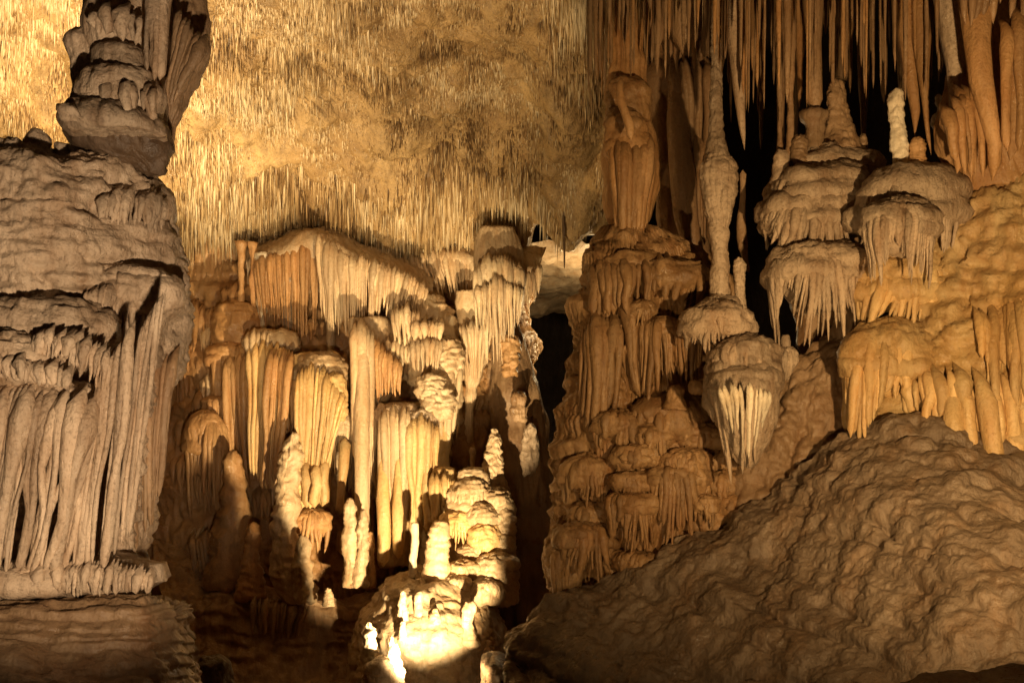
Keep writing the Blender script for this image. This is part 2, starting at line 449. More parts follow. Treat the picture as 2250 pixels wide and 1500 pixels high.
# ------------------------------------------------------------------ materials (procedural, world-position based)
def calcite(name, pale, mid, stain, streak=0.55, patch=1.2, rough=(0.16, 0.72), bump=0.55, grit=1.0, rnd=0.22, rust=None):
    m = bpy.data.materials.new(name); m.use_nodes = True
    nt = m.node_tree; N = nt.nodes; Lk = nt.links
    bs = N['Principled BSDF']
    geo = N.new('ShaderNodeNewGeometry')
    def noise(scale, vec, detail=4, rgh=0.55):
        n = N.new('ShaderNodeTexNoise'); n.inputs['Scale'].default_value = scale; n.inputs['Detail'].default_value = detail
        n.inputs['Roughness'].default_value = rgh; Lk.new(vec, n.inputs['Vector']); return n.outputs['Fac']
    def mapping(sc):
        mp = N.new('ShaderNodeMapping'); mp.inputs['Scale'].default_value = sc; Lk.new(geo.outputs['Position'], mp.inputs['Vector']); return mp.outputs['Vector']
    def ramp(fac, lo, hi):
        r = N.new('ShaderNodeMapRange'); r.inputs['From Min'].default_value = lo; r.inputs['From Max'].default_value = hi
        Lk.new(fac, r.inputs['Value']); return r.outputs['Result']
    def mix(f, a, b):
        x = N.new('ShaderNodeMix'); x.data_type = 'RGBA'
        if isinstance(f, float): x.inputs[0].default_value = f
        else: Lk.new(f, x.inputs[0])
        for s, v in ((6, a), (7, b)):
            if isinstance(v, tuple): x.inputs[s].default_value = (*v, 1)
            else: Lk.new(v, x.inputs[s])
        return x.outputs[2]
    pos = mapping((1, 1, 1)); stv = mapping((1, 1, 0.13))
    c = mix(ramp(noise(patch, pos, 5, 0.6), 0.36, 0.64), pale, mid)
    f = ramp(noise(9.0, stv, 5, 0.6), 0.44, 0.70)
    mu = N.new('ShaderNodeMath'); mu.operation = 'MULTIPLY'; Lk.new(f, mu.inputs[0]); mu.inputs[1].default_value = streak
    c = mix(mu.outputs[0], c, stain)
    f3 = ramp(noise(4.5, mapping((1, 1, 0.3)), 5, 0.65), 0.52, 0.72)
    mu3 = N.new('ShaderNodeMath'); mu3.operation = 'MULTIPLY'; Lk.new(f3, mu3.inputs[0]); mu3.inputs[1].default_value = 0.35
    c = mix(mu3.outputs[0], c, tuple(min(0.82, v * 1.3 + 0.04) for v in pale))
    f4 = ramp(noise(2.6, mapping((1.3, 1.3, 0.5)), 5, 0.7), 0.50, 0.74)
    mu4 = N.new('ShaderNodeMath'); mu4.operation = 'MULTIPLY'; Lk.new(f4, mu4.inputs[0]); mu4.inputs[1].default_value = 0.6
    c = mix(mu4.outputs[0], c, rust or stain)
    f2 = ramp(noise(38.0, pos, 4, 0.7), 0.52, 0.78)
    mu2 = N.new('ShaderNodeMath'); mu2.operation = 'MULTIPLY'; Lk.new(f2, mu2.inputs[0]); mu2.inputs[1].default_value = 0.45 * grit
    c = mix(mu2.outputs[0], c, tuple(0.35 * v for v in stain))
    oi = N.new('ShaderNodeObjectInfo')
    hs = N.new('ShaderNodeHueSaturation')
    vr = N.new('ShaderNodeMapRange'); vr.inputs['To Min'].default_value = 1 - rnd; vr.inputs['To Max'].default_value = 1 + rnd
    Lk.new(oi.outputs['Random'], vr.inputs['Value']); Lk.new(vr.outputs['Result'], hs.inputs['Value']); Lk.new(c, hs.inputs['Color'])
    Lk.new(hs.outputs['Color'], bs.inputs['Base Color'])
    rr = N.new('ShaderNodeMapRange'); rr.inputs['To Min'].default_value = rough[0]; rr.inputs['To Max'].default_value = rough[1]
    rr.inputs['From Min'].default_value = 0.3; rr.inputs['From Max'].default_value = 0.7
    Lk.new(noise(6.0, pos, 3), rr.inputs['Value']); Lk.new(rr.outputs['Result'], bs.inputs['Roughness'])
    bs.inputs['Specular IOR Level'].default_value = 0.5
    b1 = N.new('ShaderNodeBump'); b1.inputs['Strength'].default_value = bump; b1.inputs['Distance'].default_value = 0.02
    Lk.new(noise(34.0, pos, 6, 0.65), b1.inputs['Height'])
    b2 = N.new('ShaderNodeBump'); b2.inputs['Strength'].default_value = bump * 0.8; b2.inputs['Distance'].default_value = 0.05
    Lk.new(noise(10.0, mapping((1, 1, 0.35)), 4, 0.6), b2.inputs['Height']); Lk.new(b1.outputs['Normal'], b2.inputs['Normal'])
    Lk.new(b2.outputs['Normal'], bs.inputs['Normal'])
    return m
M_BEIGE = calcite('beige_calcite', (0.58, 0.46, 0.34), (0.45, 0.34, 0.24), (0.22, 0.13, 0.07), rust=(0.33, 0.20, 0.11), streak=0.75, grit=1.7, bump=0.75)
M_CREAM = calcite('cream_calcite', (0.68, 0.54, 0.37), (0.56, 0.41, 0.25), (0.34, 0.19, 0.085), rust=(0.48, 0.27, 0.12))
M_YELLOW = calcite('yellow_calcite', (0.66, 0.49, 0.26), (0.58, 0.38, 0.16), (0.38, 0.19, 0.06), rust=(0.52, 0.27, 0.09))
M_ORANGE = calcite('orange_calcite', (0.50, 0.31, 0.15), (0.40, 0.22, 0.09), (0.21, 0.09, 0.03), rust=(0.38, 0.17, 0.06))
M_BROWN = calcite('brown_calcite', (0.40, 0.27, 0.16), (0.29, 0.18, 0.095), (0.14, 0.07, 0.03), rust=(0.26, 0.12, 0.05))
M_GREY = calcite('grey_mud_calcite', (0.27, 0.205, 0.145), (0.115, 0.08, 0.052), (0.075, 0.045, 0.025), patch=0.8, streak=0.4, bump=0.7, rust=(0.24, 0.14, 0.07))
M_TAWNY = calcite('tawny_calcite', (0.44, 0.285, 0.145), (0.31, 0.175, 0.075), (0.15, 0.068, 0.024), rust=(0.30, 0.13, 0.045), streak=0.7, grit=1.5)
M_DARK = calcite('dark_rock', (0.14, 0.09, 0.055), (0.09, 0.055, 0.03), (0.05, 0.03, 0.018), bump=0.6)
M_WHITE = calcite('white_calcite', (0.78, 0.70, 0.56), (0.68, 0.58, 0.42), (0.50, 0.36, 0.20), streak=0.3)
M_LAMP = bpy.data.materials.new('black_lamp_metal'); M_LAMP.use_nodes = True
M_LAMP.node_tree.nodes['Principled BSDF'].inputs['Base Color'].default_value = (0.02, 0.02, 0.02, 1)
M_LAMP.node_tree.nodes['Principled BSDF'].inputs['Roughness'].default_value = 0.3

def stalagmite(name, mat, rows, D, label, cat='stalagmite', group=None, ratio=0.95, disp=None, nu=36, nv=70, kind=None):
    W_ = max(r[2] - r[1] for r in rows)
    d = disp if disp is not None else [('ring', W_ * .05, W_ * .4), ('lobe', W_ * .10, W_ * .34, W_ * .24), ('noise', W_ * .06, W_ * .5)]
    V, Q = column_verts(rows, D, ratio, d, nu, nv)
    return top_obj(name, V, Q, mat, label, cat, group, kind)

def dp(pts, D):
    return [(p[0], p[1], p[2] if len(p) > 2 else D) for p in pts]

# ================================================================== THE SETTING
def structure(name, V, Q, mat, label):
    o = obj(name, V, Q, mat); o['kind'] = 'structure'; o['label'] = label
    return o

# ceiling height over the plan (x, y)
def ceil_z(x, y):
    z = smooth_interp(np.clip(y, 2, 17), [2, 8, 10.2, 10.8, 11.3, 11.9, 12.5, 13.1, 13.7, 17], [4.3, 4.4, 4.38, 4.25, 3.98, 3.52, 3.02, 2.56, 2.32, 2.2])
    px = HX + x / (K * np.maximum(y, 3))
    # hanging rib left of the dark gallery
    rib = np.exp(-((px - 1255) / 75) ** 2) * np.clip((y - 9.5) / 2, 0, 1) * np.clip((13.9 - y) / 0.8, 0, 1)
    z = z - 0.42 * rib
    # dark gallery on the right opens upwards
    g = np.clip((px - 1345) / 90, 0, 1) * np.clip((y - 9.6) / 1.6, 0, 1)
    z = z + 3.2 * g * g * (3 - 2 * g)
    # ragged relief and stepped bands
    z = z + 0.20 * fbm(x * 0.55, y * 1.1, 0.3, 3, 5) + 0.14 * fbm(x * 1.5, y * 2.2, 2.3, 3, 8)
    z = z - 0.13 * np.clip(fbm(x * 2.8, y * 3.4, 6.6, 3, 41), 0, 1.2)
    z = z + 0.16 * np.abs(vn(x * 0.9, y * 1.3, 4.4, 21)) * np.clip((y - 10) / 2, 0, 1)
    return z
gx = np.linspace(-8, 8, 240)[:, None]; gy = np.concatenate([np.linspace(1.5, 9.5, 60), np.linspace(9.55, 13.75, 220)])[None]
X, Y = np.broadcast_arrays(gx, gy)
V = np.stack([X, Y, ceil_z(X, Y)], -1)
V[..., 2] += np.where(Y > 12.9, 3.0 * (Y - 12.9), 0) * np.clip((HX + X / (K * Y) - 1160) / 70, 0, 1)
V[..., 2] += 0.05 * fbm(X * 5, Y * 5, 0.1, 4, 31) - 0.06 * np.clip(fbm(X * 9, Y * 9, 3.1, 2, 33), 0, 1)
M_CEIL = calcite('ceiling_rock', (0.46, 0.32, 0.15), (0.30, 0.19, 0.08), (0.12, 0.07, 0.03), streak=0.6, patch=1.3, grit=1.6, bump=0.8)
structure('ceiling', V, grid_faces(240, 280, False), M_CEIL, 'golden cave ceiling of rough calcite')

# far side walls and the floor
def wallsheet(name, ctrl, mat, label, disp, nu=140, nv=140):
    V, Q = sheet_verts(ctrl, nu, nv, disp)
    o = structure(name, V, Q, mat, label); zsplat(o, V)
    return o
WB = wallsheet('wall_back', [[(-250, 330, 14.2), (150, 350, 14.2), (500, 470, 13.9), (800, 480, 13.9), (1060, 500, 14.0), (1125, 560, 14.6)],
                        [(-250, 800, 14.0), (150, 800, 14.0), (500, 760, 13.2), (800, 760, 13.2), (1060, 760, 13.5), (1125, 760, 14.5)],
                        [(-250, 1200, 13.8), (150, 1150, 13.6), (500, 1050, 13.0), (800, 1060, 12.9), (1060, 1060, 13.2), (1130, 1060, 14.4)],
                        [(-250, 1500, 13.6), (150, 1450, 13.3), (500, 1400, 12.8), (800, 1400, 12.8), (1060, 1400, 13.0), (1150, 1400, 14.2)]],
          M_ORANGE, 'orange brown back wall behind the stone draperies', [('drip', 46, 70, 110, 13), ('drip', 20, 34, 50, 9), ('noise', 14, 120), ('noise', 2, 10)], 620, 420)
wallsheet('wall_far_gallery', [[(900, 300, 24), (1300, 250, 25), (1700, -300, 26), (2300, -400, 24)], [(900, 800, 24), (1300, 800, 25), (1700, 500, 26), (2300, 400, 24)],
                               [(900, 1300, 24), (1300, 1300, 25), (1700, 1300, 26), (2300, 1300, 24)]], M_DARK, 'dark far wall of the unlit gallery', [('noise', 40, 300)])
wallsheet('wall_left', [[(-700, -500, 14), (-500, -300, 15.5), (-250, -100, 16)], [(-700, 600, 14), (-500, 600, 15.5), (-250, 500, 16)], [(-700, 1500, 14), (-500, 1450, 15.5), (-250, 1400, 16)]],
          M_ORANGE, 'side wall behind the great left column', [('noise', 30, 200)], 60, 60)
fx = np.linspace(-9, 9, 120)[:, None]; fy = np.linspace(2.5, 17, 120)[None]
X, Y = np.broadcast_arrays(fx, fy)
Zf = -2.35 + 0.12 * fbm(X * .6, Y * .6, .2, 3, 51) + 0.05 * lobes(X, -Y, .45, .35, 52)
structure('floor', np.stack([X, Y, Zf], -1), grid_faces(120, 120, False), M_BROWN, 'dark brown uneven cave floor')

# lit vault seen through the gap, deep in the gallery
V, Q = sheet_verts([[(1080, 545, 13.8), (1200, 535, 13.8), (1330, 530, 13.8), (1450, 520, 13.8)],
                    [(1080, 585, 15.0), (1200, 575, 15.0), (1330, 572, 15.0), (1450, 565, 15.0)],
                    [(1100, 670, 16.5), (1200, 640, 16.6), (1330, 640, 16.6), (1450, 640, 16.6)],
                    [(1100, 720, 17.6), (1200, 690, 18.0), (1330, 705, 18.0), (1450, 720, 18.0)]], 90, 70, [('knob', 12, 60, 60), ('noise', 12, 60), ('noise', 4, 18)])
structure('gallery_vault', V, Q, M_CREAM, 'smooth pale vault glowing above the dark gap')

# ------------------------------------------------------------------ soda straws: thousands, nobody can count them
def cones(x, y, z, L, r, sides=4, seed=3, lean=0.03):
    n = len(x); rng = np.random.default_rng(seed)
    th = np.linspace(0, 2 * math.pi, sides, endpoint=False)[None] + rng.uniform(0, 6, n)[:, None]
    ring = np.stack([x[:, None] + np.cos(th) * r[:, None], y[:, None] + np.sin(th) * r[:, None], np.broadcast_to((z + 0.03)[:, None], th.shape)], -1)
    mid = np.stack([x[:, None] + np.cos(th) * r[:, None] * .62, y[:, None] + np.sin(th) * r[:, None] * .62, np.broadcast_to((z - L * .72)[:, None], th.shape)], -1)
    tipv = np.stack([x + rng.normal(0, lean, n) * L, y, z - L], -1)[:, None]
    V = np.concatenate([ring, tipv], 1)
    m = sides + 1
    b = (np.arange(n) * m)[:, None]
    i = np.arange(sides)[None]; j = (i + 1) % sides
    T = np.stack([b + i, b + j, b + sides + 0 * i], -1).reshape(-1, 3)
    return V.reshape(-1, 3), T, m
def straw_material(name, stops):
    m = bpy.data.materials.new(name); m.use_nodes = True
    N = m.node_tree.nodes; L = m.node_tree.links; bs = N['Principled BSDF']
    at = N.new('ShaderNodeAttribute'); at.attribute_name = 'shade'
    rp = N.new('ShaderNodeValToRGB'); el = rp.color_ramp.elements
    el[0].position = 0; el[0].color = (*stops[0], 1); el[1].position = 1; el[1].color = (*stops[-1], 1)
    for k, c in enumerate(stops[1:-1]):
        e = el.new((k + 1) / (len(stops) - 1)); e.color = (*c, 1)
    L.new(at.outputs['Fac'], rp.inputs['Fac'])
    g = N.new('ShaderNodeNewGeometry'); nz = N.new('ShaderNodeTexNoise'); nz.inputs['Scale'].default_value = 25
    L.new(g.outputs['Position'], nz.inputs['Vector'])
    mx = N.new('ShaderNodeMix'); mx.data_type = 'RGBA'; mx.blend_type = 'MULTIPLY'; mx.inputs[0].default_value = 0.6
    L.new(rp.outputs['Color'], mx.inputs[6]); L.new(nz.outputs['Color'], mx.inputs[7])
    L.new(rp.outputs['Color'], bs.inputs['Base Color'])
    bs.inputs['Roughness'].default_value = 0.4
    b = N.new('ShaderNodeBump'); b.inputs['Strength'].default_value = 0.4; b.inputs['Distance'].default_value = 0.01
    L.new(nz.outputs['Fac'], b.inputs['Height']); L.new(b.outputs['Normal'], bs.inputs['Normal'])
    return m
M_STRAW = straw_material('straw_calcite', [(0.10, 0.055, 0.022), (0.32, 0.20, 0.09), (0.56, 0.41, 0.22), (0.78, 0.66, 0.46)])
rng = np.random.default_rng(77)
n = 150000
y = rng.uniform(9.4, 13.75, n); px = rng.uniform(-150, 1420, n); x = (px - HX) * K * y
z = ceil_z(x, y)
pat = fbm(x * 1.2, y * 1.2, 0.6, 3, 61)
L = (0.02 + 0.055 * rng.exponential(1.0, n)) * np.clip(0.75 + 1.1 * pat, 0.2, 2.4) * np.where(rng.random(n) < .03, 2.2, 1.0) * np.where(y > 12.6, 1.6, 1.0)
L *= np.where((px > 1180) & (px < 1340), 1.7, 1.0)
L = np.clip(L, 0.02, np.where(y > 12.4, 0.42, 0.22))
r = rng.uniform(0.006, 0.0145, n) * (0.8 + 0.6 * np.clip(L / .35, 0, 1.4))
clump = fbm(x * 3.2, y * 3.2, 1.6, 3, 63) + 0.5 * pat
keep = ~((px > 1160) & (y > 12.75)) & (rng.random(n) < np.clip(0.6 + 1.1 * clump, 0.15, 1)); x, y, z, L, r, px = [q[keep] for q in (x, y, z, L, r, px)]; n = len(x)
n2 = 95000; y2 = rng.uniform(9.4, 13.75, n2); p2 = rng.uniform(-150, 1400, n2); x2 = (p2 - HX) * K * y2
k2 = ~((p2 > 1160) & (y2 > 12.75)); x2, y2, p2 = x2[k2], y2[k2], p2[k2]; n2 = len(x2)
x = np.concatenate([x, x2]); y = np.concatenate([y, y2]); z = np.concatenate([z, ceil_z(x2, y2) + 0.02]); L = np.concatenate([L, rng.uniform(0.03, 0.085, n2)]); r = np.concatenate([r, rng.uniform(0.008, 0.016, n2)])
n3 = 1300; y3 = rng.uniform(12.5, 13.15, n3); p3 = rng.uniform(400, 1155, n3); x3 = (p3 - HX) * K * y3      # ragged fringe over the curtains
x = np.concatenate([x, x3]); y = np.concatenate([y, y3]); z = np.concatenate([z, ceil_z(x3, y3)]); L = np.concatenate([L, rng.uniform(0.12, 0.5, n3) * (0.4 + 0.5 * rng.random(n3))]); r = np.concatenate([r, rng.uniform(0.009, 0.02, n3)])
n = len(x)
V, T, m = cones(x, y, z, L, r, 3)
me = make_mesh('soda_straws', V, T)
sh = np.clip(0.48 + 0.45 * fbm(x * 1.5, y * 1.8, 4.4, 4, 62) + rng.normal(0, 0.27, n), 0, 1)
a = me.attributes.new('shade', 'FLOAT', 'POINT'); a.data.foreach_set('value', np.repeat(sh, m).astype(np.float32))
me.materials.append(M_STRAW)
o = bpy.data.objects.new('soda_straws', me); COL.objects.link(o); o['kind'] = 'stuff'
o['label'] = 'dense golden fur of thin soda straws covering the cave ceiling'; o['category'] = 'soda straws'

n = 12000
y = rng.uniform(7.2, 10.6, n); px = rng.uniform(1290, 2300, n); x = (px - HX) * K * y; z = ceil_z(x, y)
L = np.clip(0.25 + 0.28 * rng.exponential(1.0, n), 0.1, 1.15) * np.clip(0.8 + 0.6 * fbm(x * 1.5, y * 1.5, .2, 2, 91), 0.3, 1.6); r = rng.uniform(0.006, 0.016, n)
V, T, m = cones(x, y, z, L, r, 4)
me = make_mesh('gallery_straws', V, T)
a = me.attributes.new('shade', 'FLOAT', 'POINT'); a.data.foreach_set('value', np.repeat(np.clip(rng.normal(.35, .25, n), 0, 1), m).astype(np.float32))
me.materials.append(M_STRAW)
o = bpy.data.objects.new('gallery_straws', me); COL.objects.link(o); o['kind'] = 'stuff'
o['label'] = 'dim brown soda straws between the stalactites of the upper right ceiling'; o['category'] = 'soda straws'

# ------------------------------------------------------------------ single stalactites
def stalactite(name, mat, pts, D, label, group=None, lump=0.10, sides=8, cat='stalactite', cap=0.25):
    """pts: (px, py, r px) from root to tip"""
    u = K * D
    q = [P(p[0], p[1], D) for p in pts]; rd = [p[2] * u for p in pts]
    q = [q[0] + np.array([0, 0, cap])] + q; rd = [rd[0] * 1.3] + rd
    V, Q = tube_verts(q, rd, seed=nxt(), lump=lump, sides=sides)
    return top_obj(name, V, Q, mat, label, cat, group)

rng = np.random.default_rng(5)
GS = 'thin stalactites crowding the dark ceiling at upper right'
PLACE = [(1300, 1425, 'above the orange bulb column'), (1425, 1560, 'above the pale stone sheet'), (1560, 1680, 'around the slender column top'),
         (1680, 1940, 'above the three tiered tower'), (1940, 2060, 'above the white ringed stalagmite'), (2060, 2300, 'left of the orange fluted curtain')]
for i in range(290):
    D = rng.uniform(7.4, 10.2) if i < 235 else rng.uniform(10.0, 11.6)
    px = rng.uniform(1300, 2120)
    if rng.random() < 0.5: px += 14 * math.sin(px * 0.09)          # loose clusters
    u = K * D
    root = HY - float(ceil_z(np.array((px - HX) * u), np.array(D))) / u - 10
    prof = np.interp(px, [1300, 1360, 1430, 1560, 1640, 1700, 1860, 1960, 2060, 2120], [190, 170, 130, 120, 240, 230, 200, 220, 190, 110])
    if i >= 235: root = -200.0 * 9 / D; prof = 340
    end = prof * rng.uniform(0.05, 1.1) * (1.3 if rng.random() < 0.1 else 1.0)
    r0 = rng.uniform(3.5, 8.5) * (1.9 if rng.random() < 0.16 else 1)
    w = rng.uniform(-4, 4)
    mi = int(rng.integers(4)); mat = (M_BROWN, M_BROWN, M_BROWN, M_ORANGE)[mi]
    where = [q[2] for q in PLACE if q[0] <= px < q[1] or q is PLACE[-1]][0]
    lab = '%s %s %s stalactite hanging from the ceiling %s' % ('long' if end > prof * .7 else 'short' if end < prof * .35 else 'middling', 'thick' if r0 > 9 else 'thin', ('brown', 'brown', 'brown', 'orange')[mi], where)
    f1, f2 = rng.uniform(.25, .4), rng.uniform(.6, .8)
    stalactite('stalactite', mat, [(px, root, r0 * 1.5), (px + w, root + (end - root) * f1, r0 * rng.uniform(.9, 1.2)), (px - w * .5, root + (end - root) * f2, r0 * rng.uniform(.6, .9)), (px, end - 14, r0 * .4), (px, end, r0 * .12)],
               D, lab, GS, lump=0.22)['_px'] = px
ORD = 'first second third fourth fifth sixth seventh eighth ninth tenth eleventh twelfth thirteenth fourteenth fifteenth sixteenth seventeenth eighteenth nineteenth twentieth twenty-first twenty-second twenty-third twenty-fourth twenty-fifth twenty-sixth twenty-seventh twenty-eighth twenty-ninth thirtieth'.split()
fam = {}
for o in COL.objects:
    if o.get('group') == GS: fam.setdefault(o['label'], []).append(o)
for lab, os_ in fam.items():
    os_.sort(key=lambda q: q['_px'])
    for k, o in enumerate(os_):
        if len(os_) > 1: o['label'] = lab.replace('hanging from the ceiling ', '') + ', %s such from the left' % ORD[min(k, 29)]
        del o['_px']
BIG = [(1612, [(1605, -160, 24), (1608, 60, 19), (1618, 130, 15), (1628, 250, 9), (1636, 330, 4)], 8.6, M_BEIGE, 'long tapering beige stalactite hanging just right of the slender ringed column'),
       (1470, [(1490, -180, 46), (1500, 0, 40), (1505, 70, 34), (1500, 120, 26)], 9.6, M_BROWN, 'thick lumpy brown stalactite stump above the pale smooth stone sheet'),
       (1790, [(1785, -170, 26), (1788, 60, 20), (1790, 160, 17), (1790, 260, 18)], 8.9, M_BROWN, 'stout brown stalactite ending right above the funnel shaped pillar'),
       (1715, [(1712, -170, 18), (1714, 80, 13), (1716, 190, 9), (1714, 300, 5)], 8.9, M_BROWN, 'long straight brown stalactite over the left end of the top tier'),
       (2000, [(1990, -170, 30), (1992, 60, 25), (2002, 170, 17), (2012, 250, 10), (2010, 300, 5)], 8.4, M_ORANGE, 'reddish stalactite hanging beside the white ringed stalagmite'),
       (2035, [(2020, -170, 22), (2025, 90, 20), (2032, 200, 9), (2038, 290, 5), (2046, 340, 3)], 8.3, M_ORANGE, 'knobbly reddish stalactite with a thin crooked tip near the white stalagmite'),
       (2090, [(2080, -170, 40), (2090, 40, 34), (2100, 120, 28), (2100, 175, 16), (2085, 260, 5)], 8.2, M_BEIGE, 'pale thick stalactite left of the fluted orange curtain'),
       (1240, [(1239, 480, 4), (1239, 520, 3), (1240, 560, 2.2), (1240, 592, 0.8)], 12.5, M_DARK, 'single dark spike of a stalactite against the bright vault'),
       (1640, [(1632, 440, 6), (1628, 480, 10), (1632, 540, 10), (1645, 600, 4)], 9.3, M_BROWN, 'crooked small stalactite in the dark between slender column and tiers')]
for b in BIG:
    stalactite('stalactite', b[3], b[1], b[2], b[4], lump=0.16, sides=12)

# ================================================================== THE GREAT LEFT COLUMN
def swell(parent, name, mat, cx, cy, rx, ry, D, ratio, disp, nu=110, nv=90, out=None):
    """a swollen cushion of flowstone; out = photo px it stands proud of the parent body"""
    if out is not None:
        d = depth_at(parent, cx, cy); D = d - out * K * d + rx * ratio * K * d
    rows = [(cy - ry, cx - rx * .1, cx + rx * .1), (cy - ry * .9, cx - rx * .5, cx + rx * .5), (cy - ry * .5, cx - rx * .86, cx + rx * .86), (cy, cx - rx, cx + rx),
            (cy + ry * .6, cx - rx * .97, cx + rx * .97), (cy + ry, cx - rx * .75, cx + rx * .75)]
    return column(parent, name, mat, rows, D, ratio, disp, nu=nu, nv=nv)
base = P(80, 1330, 7.0)
t = thing('flowstone_column', 'massive beige flowstone column at left with rippled cap and leaning fluted skirt', 'flowstone', base)
column(t, 'body', M_BEIGE, [(374, 60, 268), (382, -40, 290), (398, -120, 312), (430, -180, 332), (475, -200, 342), (485, -205, 336), (520, -215, 342), (600, -235, 350), (660, -240, 352), (760, -250, 350), (860, -255, 318), (960, -255, 300), (1100, -250, 290), (1240, -250, 300), (1345, -250, 310)],
       6.95, 0.85, [('knob', 22, 56, 28), ('lobe', 9, 30, 16), ('drip', 10, 54, 50, 12), ('noise', 24, 130), ('noise', 5, 30), ('noise', 2.2, 11)], nu=560, nv=560)
RIP = [('lobe', 9, 36, 20), ('drip', 10, 34, 30, 10), ('noise', 7, 60), ('noise', 1.6, 10)]
swell(t, 'cap', M_BEIGE, 70, 715, 170, 48, None, 0.5, RIP, 220, 100, out=62)
swell(t, 'cap', M_BEIGE, 280, 635, 105, 40, None, 0.5, RIP, 180, 90, out=40)
swell(t, 'cap', M_BEIGE, 20, 790, 130, 44, None, 0.5, RIP, 200, 90, out=100)
swell(t, 'cap', M_BEIGE, 90, 872, 132, 32, None, 0.5, RIP, 200, 80, out=120)
drape(t, M_BROWN, dp([(-60, 900), (100, 910), (300, 890)], 6.45), dp([(-70, 1240), (70, 1240), (250, 1235)], 6.45), 20, 13, tip=0.6, jit=0.4, merge=0.4)
drape(t, M_BEIGE, dp([(-60, 865), (40, 858), (130, 868), (215, 890)], 5.98), dp([(-110, 1275), (5, 1275), (75, 1270), (128, 1268)], 6.0), 21, 10, tip=0.9, jit=0.03, merge=0.6, wob=2.0, bow=0.02, flare=1.9)
drape(t, M_BEIGE, dp([(212, 900), (225, 830), (255, 770), (300, 720)], 6.02), dp([(125, 1270), (165, 1265), (205, 1262), (238, 1255)], 6.05), 12, 10.5, tip=0.9, jit=0.05, merge=0.4, wob=1.3, bow=0.02, flare=1.4)
drape(t, M_BEIGE, dp([(305, 735), (330, 690), (365, 640)], 6.12), dp([(238, 1255), (262, 1240), (292, 1160)], 6.3), 8, 9, tip=0.8, jit=0.1, merge=0.3, bow=0.015, wob=1.0)
drape(t, M_BEIGE, dp([(185, 650), (240, 634), (300, 640), (366, 662)], None), dp([(178, 700), (236, 742), (290, 770), (335, 800)], None), 20, 9, tip=0.35, jit=0.35, merge=0.35, out=2.2)
drape(t, M_BEIGE, dp([(80, 742), (150, 746), (215, 765), (245, 790)], 5.98), dp([(70, 790), (140, 808), (200, 850), (232, 880)], 6.0), 19, 10, tip=0.3, jit=0.45, merge=0.35, flare=1.5)
drape(t, M_BEIGE, dp([(-20, 795), (40, 800), (95, 808), (150, 820)], 5.92), dp([(-10, 835), (40, 838), (90, 850), (150, 862)], 5.92), 14, 12, tip=0.5, jit=0.3, merge=0.2, flare=1.4)
drape(t, M_BEIGE, dp([(222, 438), (270, 430), (320, 435), (368, 455)], None), dp([(212, 484), (262, 496), (315, 508), (362, 520)], None), 16, 11, tip=0.35, jit=0.35, merge=0.2, out=2.0)
drape(t, M_BROWN, dp([(300, 790), (345, 800), (390, 780)], 6.9), dp([(290, 1230), (320, 1200), (350, 1100)], 6.9), 13, 10, tip=0.5, jit=0.3, merge=0.3)
# ragged foot of the column
swell(t, 'foot', M_BEIGE, 40, 1258, 310, 26, 6.5, 0.7, RIP, 220, 60)
drape(t, M_BEIGE, dp([(-60, 1262), (60, 1256), (180, 1254), (260, 1258), (335, 1268)], 6.0), dp([(-60, 1318), (60, 1316), (180, 1316), (260, 1310), (330, 1304)], 6.0), 38, 10, tip=0.6, jit=0.5, merge=0.2, flare=1.4)
stalagmite('stalagmite_stub', M_BEIGE, [(288, 70, 92), (300, 58, 106), (330, 52, 112), (352, 48, 116), (372, 44, 120)], 6.7, 'rounded knob like stalagmite stub on the shoulder of the left column', disp=[('noise', 5, 40), ('noise', 1.5, 10)])
for k, (a0, a1, yt) in enumerate(((122, 156, 318), (154, 184, 313), (180, 212, 316))):
    stalagmite('stalagmite_stub', M_BEIGE, [(yt, a0 + 3, a1 - 3), (yt + 8, a0, a1), (yt + 30, a0 + 1, a1 - 1), (yt + 46, a0 - 3, a1 + 3)], 6.7,
               ('short flat topped stub nearest the rounded knob on the left column', 'short pale stub, middle of three on the left column', 'short stub closest to the dark broken gap of the left column')[k], disp=[('flute', 3, 12), ('noise', 3, 20)])
for cx, cy in ((165, 380), (212, 384)):
    swell(t, 'knob', M_BEIGE, cx, cy, 32, 24, 6.6, 0.8, [('noise', 4, 30)], 40, 30)

# rock shelf in front of its foot
t = thing('rock_shelf', 'dark layered rock shelf beneath the foot of the left column', 'rock', P(100, 1500, 6.0))
V, Q = sheet_verts([[(-300, 1325, 6.8), (0, 1322, 6.8), (200, 1320, 6.8), (330, 1318, 6.9), (395, 1330, 7.4)],
                    [(-300, 1345, 6.0), (0, 1340, 6.0), (200, 1338, 6.0), (345, 1338, 6.2), (405, 1345, 7.2)],
                    [(-300, 1430, 5.8), (0, 1430, 5.7), (200, 1430, 5.8), (365, 1425, 6.1), (420, 1420, 7.2)],
                    [(-300, 1560, 5.4), (0, 1560, 5.3), (200, 1560, 5.4), (380, 1550, 5.9), (440, 1540, 7.2)]], 220, 150, [('lobe', 16, 110, 34), ('noise', 14, 90), ('noise', 2.5, 14)])
obj('shelf_face', V, Q, M_BROWN, t)

